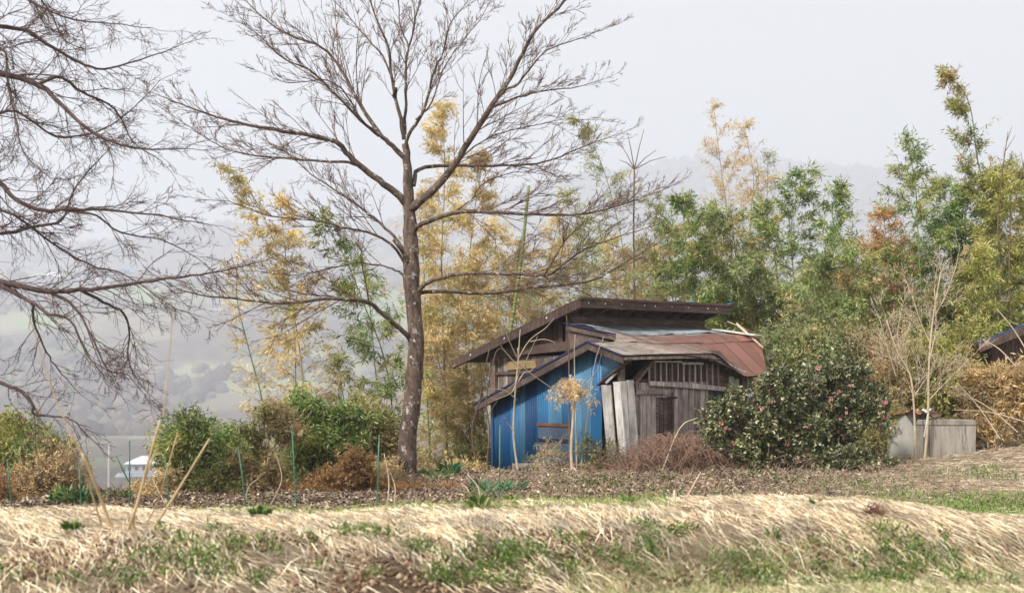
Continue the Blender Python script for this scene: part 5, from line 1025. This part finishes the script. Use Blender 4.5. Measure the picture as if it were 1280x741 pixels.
n = len(x); blades('mown_straw', 'mown dry grass lying on the right bank', np.stack([x, y, ground(x, y) + .01], -1), np.stack([rg.normal(.5, .8, n), rg.normal(-.3, .7, n), rg.uniform(0, .5, n)], -1), rg.uniform(.08, .28, n), rg.uniform(.006, .013, n), STRAWF, rg, 1.0, 2, 1, .012)
n = 9000; x = rg.uniform(.5, 8.5, n); y = rg.uniform(18, 24, n); k = wob(x * 1.6, y * 1.6, 9) + rg.normal(0, .3, n) > .1; x, y = x[k], y[k]; n = len(x)
V, F = leaf_arrays(np.stack([x, y, ground(x, y) + rg.uniform(.01, .06, n)], -1), rg.normal(0, .7, (n, 3)) + np.array([0, 0, .8]), rg.uniform(.03, .08, n), rg.uniform(.012, .028, n), rg)
tag(link('ground_weeds', raw_mesh('ground_weeds', V, [F]), None, WEED), 'patchy green weeds on the slope below the camellias', None, None, 'stuff')
n = 26000; x = rg.uniform(-8, 7, n); y = rg.uniform(15.2, 26, n); k = wob(x * 1.1, y * .9, 31) + rg.normal(0, .35, n) > .1 - .5 * (y < 19); x, y = x[k], y[k]; n = len(x)
blades('dry_straw_bits', 'thin scatter of dry straw over the brown slope', np.stack([x, y, ground(x, y) + .03], -1), np.stack([rg.normal(.3, .8, n), rg.normal(-.3, .7, n), rg.uniform(0, .5, n)], -1), rg.uniform(.08, .26, n), rg.uniform(.006, .012, n), STRAWF, rg, 1.0, 2, 1, .03)
# dry vine twigs along the slope
T = Tubes()
for k in range(1100):
    x = rg.uniform(-1.5, 7.5); y = rg.uniform(19, 25.5); a_ = rg.uniform(0, np.pi); p = np.array([x, y, gz(x, y) + .01]); L_ = rg.uniform(.15, .5); q = p + np.array([math.cos(a_), math.sin(a_), 0]) * L_; q[2] = gz(q[0], q[1]) + rg.uniform(0, .12); m1 = (p + q) / 2 + np.array([0, 0, rg.uniform(.03, .15)])
    T.add(catmull([p, m1, q], 2), .006, .003, 3)
tag(T.build('dry_twigs', None, M['brush2']), 'thin dry twigs lying over the brown slope', None, None, 'stuff')
# single weed plants one can point at
def plant(label, px, py, Y, h, n, mat, seed, Lf=.1, Wf=.03, name='weed_plant'):
    rg = np.random.default_rng(seed); c = at(px, py, Y); c[2] = gz(c[0], Y); o = thing(name, label, 'plant', tuple(c)); az = rg.uniform(0, 2 * np.pi, n); r_ = rg.uniform(.0, .5, n) * h
    P = c + np.stack([np.cos(az) * r_ * .6, np.sin(az) * r_ * .6, rg.uniform(.0, .35, n) * h], -1); D = np.stack([np.cos(az), np.sin(az), rg.uniform(.4, 1.6, n)], -1)
    leaves('leaves', P, D, Lf * rg.uniform(.7, 1.3, n), Wf * rg.uniform(.7, 1.3, n), rg, o, mat, .3)
    T = Tubes()
    for k in range(5): T.add([c, P[k]], .005, .003, 4)
    T.build('stems', o, mat); return o
BLG = leaf_mat('bluish_green_leaves', [(0, (.05, .16, .07)), (1, (.13, .3, .13))], .45, .25, 3, .3, .8)
for q, a_ in enumerate((('broad leaved green weed on the crest below the left bushes', 325, 652, 12.2, .16, 40, WEED, 1, .09, .05), ('upright green weed on the crest left of centre', 598, 648, 12.6, .25, 22, WEED, 2, .14, .045), ('low broad green weed right of the upright crest weed', 640, 646, 13, .12, 16, WEED, 3, .1, .04),
        ('small green sprig on the right part of the bank', 965, 660, 11.6, .12, 10, WEED, 4, .08, .03), ('green weed on the crest right of the shed corner', 785, 646, 13.0, .12, 24, WEED, 5, .09, .03), ('small two leaved weed on the crest under the camellia', 1020, 628, 12.7, .1, 8, WEED, 6, .09, .04),
        ('green weeds on the crest under the left tree', 90, 652, 11.2, .14, 44, WEED, 7, .09, .035), ('light green weed between the leaning reeds', 165, 660, 9.6, .06, 14, WEED, 8, .06, .025), ('small weed near the bottom of the bank face right of centre', 1130, 690, 10.9, .12, 26, WEED, 16, .07, .025))):
    plant(*a_)
for q, (px, py, h, lb) in enumerate(((612, 626, .35, 'bluish green daffodil clump, leftmost on the leaf slope'), (628, 620, .35, 'bluish green daffodil clump behind the green stake'), (645, 613, .3, 'bluish green daffodil clump right of the stake'), (600, 632, .28, 'bluish green daffodil clump lowest on the slope'))):
    plant(lb, px, py, 20.5 + q * .35, h, 44, BLG, 20 + q, .2, .022, 'leaf_clump')
plant('broad dark leaved plant low between trunk and shed', 560, 600, 24.5, .45, 26, M['dark'], 31, .22, .08, 'broadleaf_plant')
plant('second broad dark leaved plant nearer the trunk', 545, 612, 23.5, .4, 20, M['dark'], 32, .2, .07, 'broadleaf_plant')
# hole in the bank with reddish soil and roots
o = thing('exposed_root_clump', 'reddish brown exposed root clump in the bank at right', 'roots', tuple(at(1090, 652, 12.2))); T = Tubes(); rg = np.random.default_rng(9)
c = at(1090, 652, 12.2); c[2] = gz(c[0], 12.2)
for k in range(60): d_ = nrm(rg.normal(0, 1, 3) + np.array([.2, -.6, .3])); T.add(catmull([c + rg.normal(0, .04, 3), c + d_ * .09 + rg.normal(0, .03, 3), c + d_ * rg.uniform(.12, .26) + np.array([0, 0, -.05])], 2), .005, .002, 3)
T.build('roots', o, M['rust'])

# ------------------------------------------------------------------ far away: house, farmhouses, woods, power pole
FARW = plain('far_white_wall', (.45, .46, .46), .8); FARR = plain('far_pale_roof', (.62, .66, .7), .5, (.5, .54, .6), .2); FARB = plain('far_blue_roof', (.1, .2, .4), .5); FARG = plain('far_grey_tile', (.22, .25, .3), .6); FARD = plain('far_window_glass', (.03, .04, .06), .15)
def house(label, px, py_base, Y, w, dp, h, roofh, roofmat, storeys=1, hip=True, lower=False, name='far_house'):
    c = at(px, py_base, Y); g = gz(c[0], Y); zt = c[2]; o = thing(name, label, 'house', (c[0], Y, min(g, zt)), R(12)); z0 = 0.0; H = zt - min(g, zt)      # zt = where the walls visibly start
    def loc(parts, n_, m_): return solid(n_, parts, o, m_)
    wt_ = H + h; loc([box(-w / 2, w / 2, -dp / 2, dp / 2, -1, wt_)], 'wall', FARW); e_ = .9
    rv = [(-w / 2 - e_, -dp / 2 - e_, wt_), (w / 2 + e_, -dp / 2 - e_, wt_), (w / 2 + e_, dp / 2 + e_, wt_), (-w / 2 - e_, dp / 2 + e_, wt_), (-w * (.12 if hip else .5), 0, wt_ + roofh), (w * (.12 if hip else .5), 0, wt_ + roofh)]
    rv = [(x, y, z + .02) for x, y, z in rv]; loc([(rv, [(0, 1, 5, 4), (1, 2, 5), (2, 3, 4, 5), (3, 0, 4), (0, 3, 2, 1)])], 'roof', roofmat)
    if lower:
        w2, d2 = w * 1.5, dp * 1.5; zl = wt_ - h * 1.05; loc([box(-w2 / 2 - .3, w2 / 2 - .3, -d2 / 2, d2 / 2, -1.2, zl - .9)], 'lower_wall', FARW)
        rv = [(-w2 / 2 - 1.2, -d2 / 2 - 1, zl - 1.5), (w2 / 2 + .7, -d2 / 2 - 1, zl - 1.5), (w2 / 2 + .7, d2 / 2 + 1, zl - 1.5), (-w2 / 2 - 1.2, d2 / 2 + 1, zl - 1.5), (-w / 2 - .01, -dp / 2 - .01, zl), (w / 2 + .01, -dp / 2 - .01, zl), (w / 2 + .01, dp / 2 + .01, zl), (-w / 2 - .01, dp / 2 + .01, zl)]
        loc([(rv, [(0, 1, 5, 4), (1, 2, 6, 5), (2, 3, 7, 6), (3, 0, 4, 7), (3, 2, 1, 0)])], 'lower_roof', FARG)
        for k in range(4): x0 = -w2 / 2 + .9 + k * w2 / 4; loc([box(x0, x0 + 1.5, -d2 / 2 - .06, -d2 / 2 + .05, zl - 4.4, zl - 2.6)], 'window', FARD)
    nw = max(3, int(w / 2.6))
    for k in range(nw): x0 = -w / 2 + .5 + k * (w - .6) / nw; loc([box(x0, x0 + 1.2, -dp / 2 - .06, -dp / 2 + .05, wt_ - h * .75, wt_ - h * .25)], 'window', FARD)
    return o
house('far house with pale hipped roof above a grey lower roof in the valley', 183, 589, 520, 14.2, 11, 3.2, 2.8, FARR, lower=True)
fh = [(62, 424, 2025, 54.6, 21, 7.56, 7.56, FARR, 'long white farm building, leftmost of the row far across the valley'), (98, 423, 2036.25, 29.4, 18.9, 7.56, 6.615, FARG, 'small house second in the far row across the valley'), (128, 421, 2002.5, 21, 16.8, 9.45, 5.67, FARR, 'pale small house at the right end of the far row'), (160, 411, 2160, 25.2, 18.9, 7.56, 7.56, FARB, 'blue roofed house far across the valley among limbs'),
      (268, 455, 1710, 18.9, 16.8, 7.56, 5.67, FARG, 'lone grey house on the far slope between the golden bamboos'), (448, 470, 1845, 23.1, 16.8, 7.56, 5.67, FARR, 'pale house far away just left of the bare trunk'), (30, 405, 2205, 25.2, 18.9, 7.56, 7.56, FARG, 'grey roofed house far away at the left edge')]
for px, py, Y, w, dp, h, rh, mt, lb in fh:
    x = (px - 640) / FP * Y; pyg = HZ + (EYE - gz(x, Y)) / Y * FP; house(lb, px, pyg, Y, w, dp, h, rh, mt)
o = stick('power_pole', 'slender pale power pole beside the far house', 'pole', [at(136, 614, 400), at(136, 582, 400), at(136, 553, 400)], .3, .2, 'galv')
# woods on the far hills as one mass of small rounded crowns
rg = np.random.default_rng(21)
def far_wood(name, label, n, yr, px_rng, hh, mat, mask, seed):
    Y = np.exp(rg.uniform(math.log(yr[0]), math.log(yr[1]), n)); px = rg.uniform(*px_rng, n); x = (px - 640) / FP * Y
    k = mask(x, Y); x, Y = x[k], Y[k]; n = len(x); z = ground(x, Y); h = rg.uniform(.6, 1.3, n) * hh
    ico = np.array([(0, 0, 1), (.9, 0, .45), (.28, .85, .45), (-.72, .53, .45), (-.72, -.53, .45), (.28, -.85, .45), (.7, 0, 0), (.22, .66, 0), (-.57, .41, 0), (-.57, -.41, 0), (.22, -.66, 0)])
    Fi = np.array([(0, 1 + k, 1 + (k + 1) % 5) for k in range(5)] + [t for k in range(5) for t in ((1 + k, 6 + k, 6 + (k + 1) % 5), (1 + k, 6 + (k + 1) % 5, 1 + (k + 1) % 5))])
    V = ico[None] * np.stack([h * .55, h * .55, h * .75], -1)[:, None, :] * rg.uniform(.75, 1.25, (n, 11, 1)) + np.stack([x, Y, z - .3], -1)[:, None, :]
    F = (Fi[None] + np.arange(n)[:, None, None] * 11).reshape(-1, 3); return tag(link(name, raw_mesh(name, V.reshape(-1, 3), [F], True), None, mat), label, None, None, 'stuff')
FW = leaf_mat('far_winter_wood', [(0, (.05, .035, .03)), (.5, (.11, .08, .065)), (.85, (.17, .13, .1)), (1, (.06, .09, .04))], .9, 0, .02, .1, .6)
far_wood('distant_wood', 'far winter woods covering the hazy slope', 9000, (900, 2400), (-500, 1800), 15, FW, lambda x, y: wob(x / 135, y / 180, 8) > -.05, 1)
far_wood('ridge_wood', 'far tree line along the highest ridge', 3500, (2900, 3560), (-500, 1800), 24, FW, lambda x, y: y > 0, 2)
far_wood('valley_wood', 'low winter scrub in the valley behind the far house', 3500, (200, 960), (-700, 2000), 7, FW, lambda x, y: (wob(x / 45, y / 60, 8) > .1) & (np.abs(x - (183 - 640) / FP * y) > .02 * y + 9), 3)

# ------------------------------------------------------------------ haze: one closed box of pale air
hz = solid('haze', [box(-5500, 5500, -420, 6100, -50, 700)], None, None)
hm = bpy.data.materials.new('pale_haze'); hm.use_nodes = True; t = hm.node_tree; t.nodes.clear()
pvn = t.nodes.new('ShaderNodeVolumePrincipled'); pvn.inputs['Color'].default_value = (.80, .835, .93, 1); pvn.inputs['Density'].default_value = .0006; pvn.inputs['Anisotropy'].default_value = .2
on = t.nodes.new('ShaderNodeOutputMaterial'); t.links.new(pvn.outputs[0], on.inputs['Volume']); hz.data.materials.append(hm)
tag(hz, 'pale haze filling the valley', None, None, 'stuff')
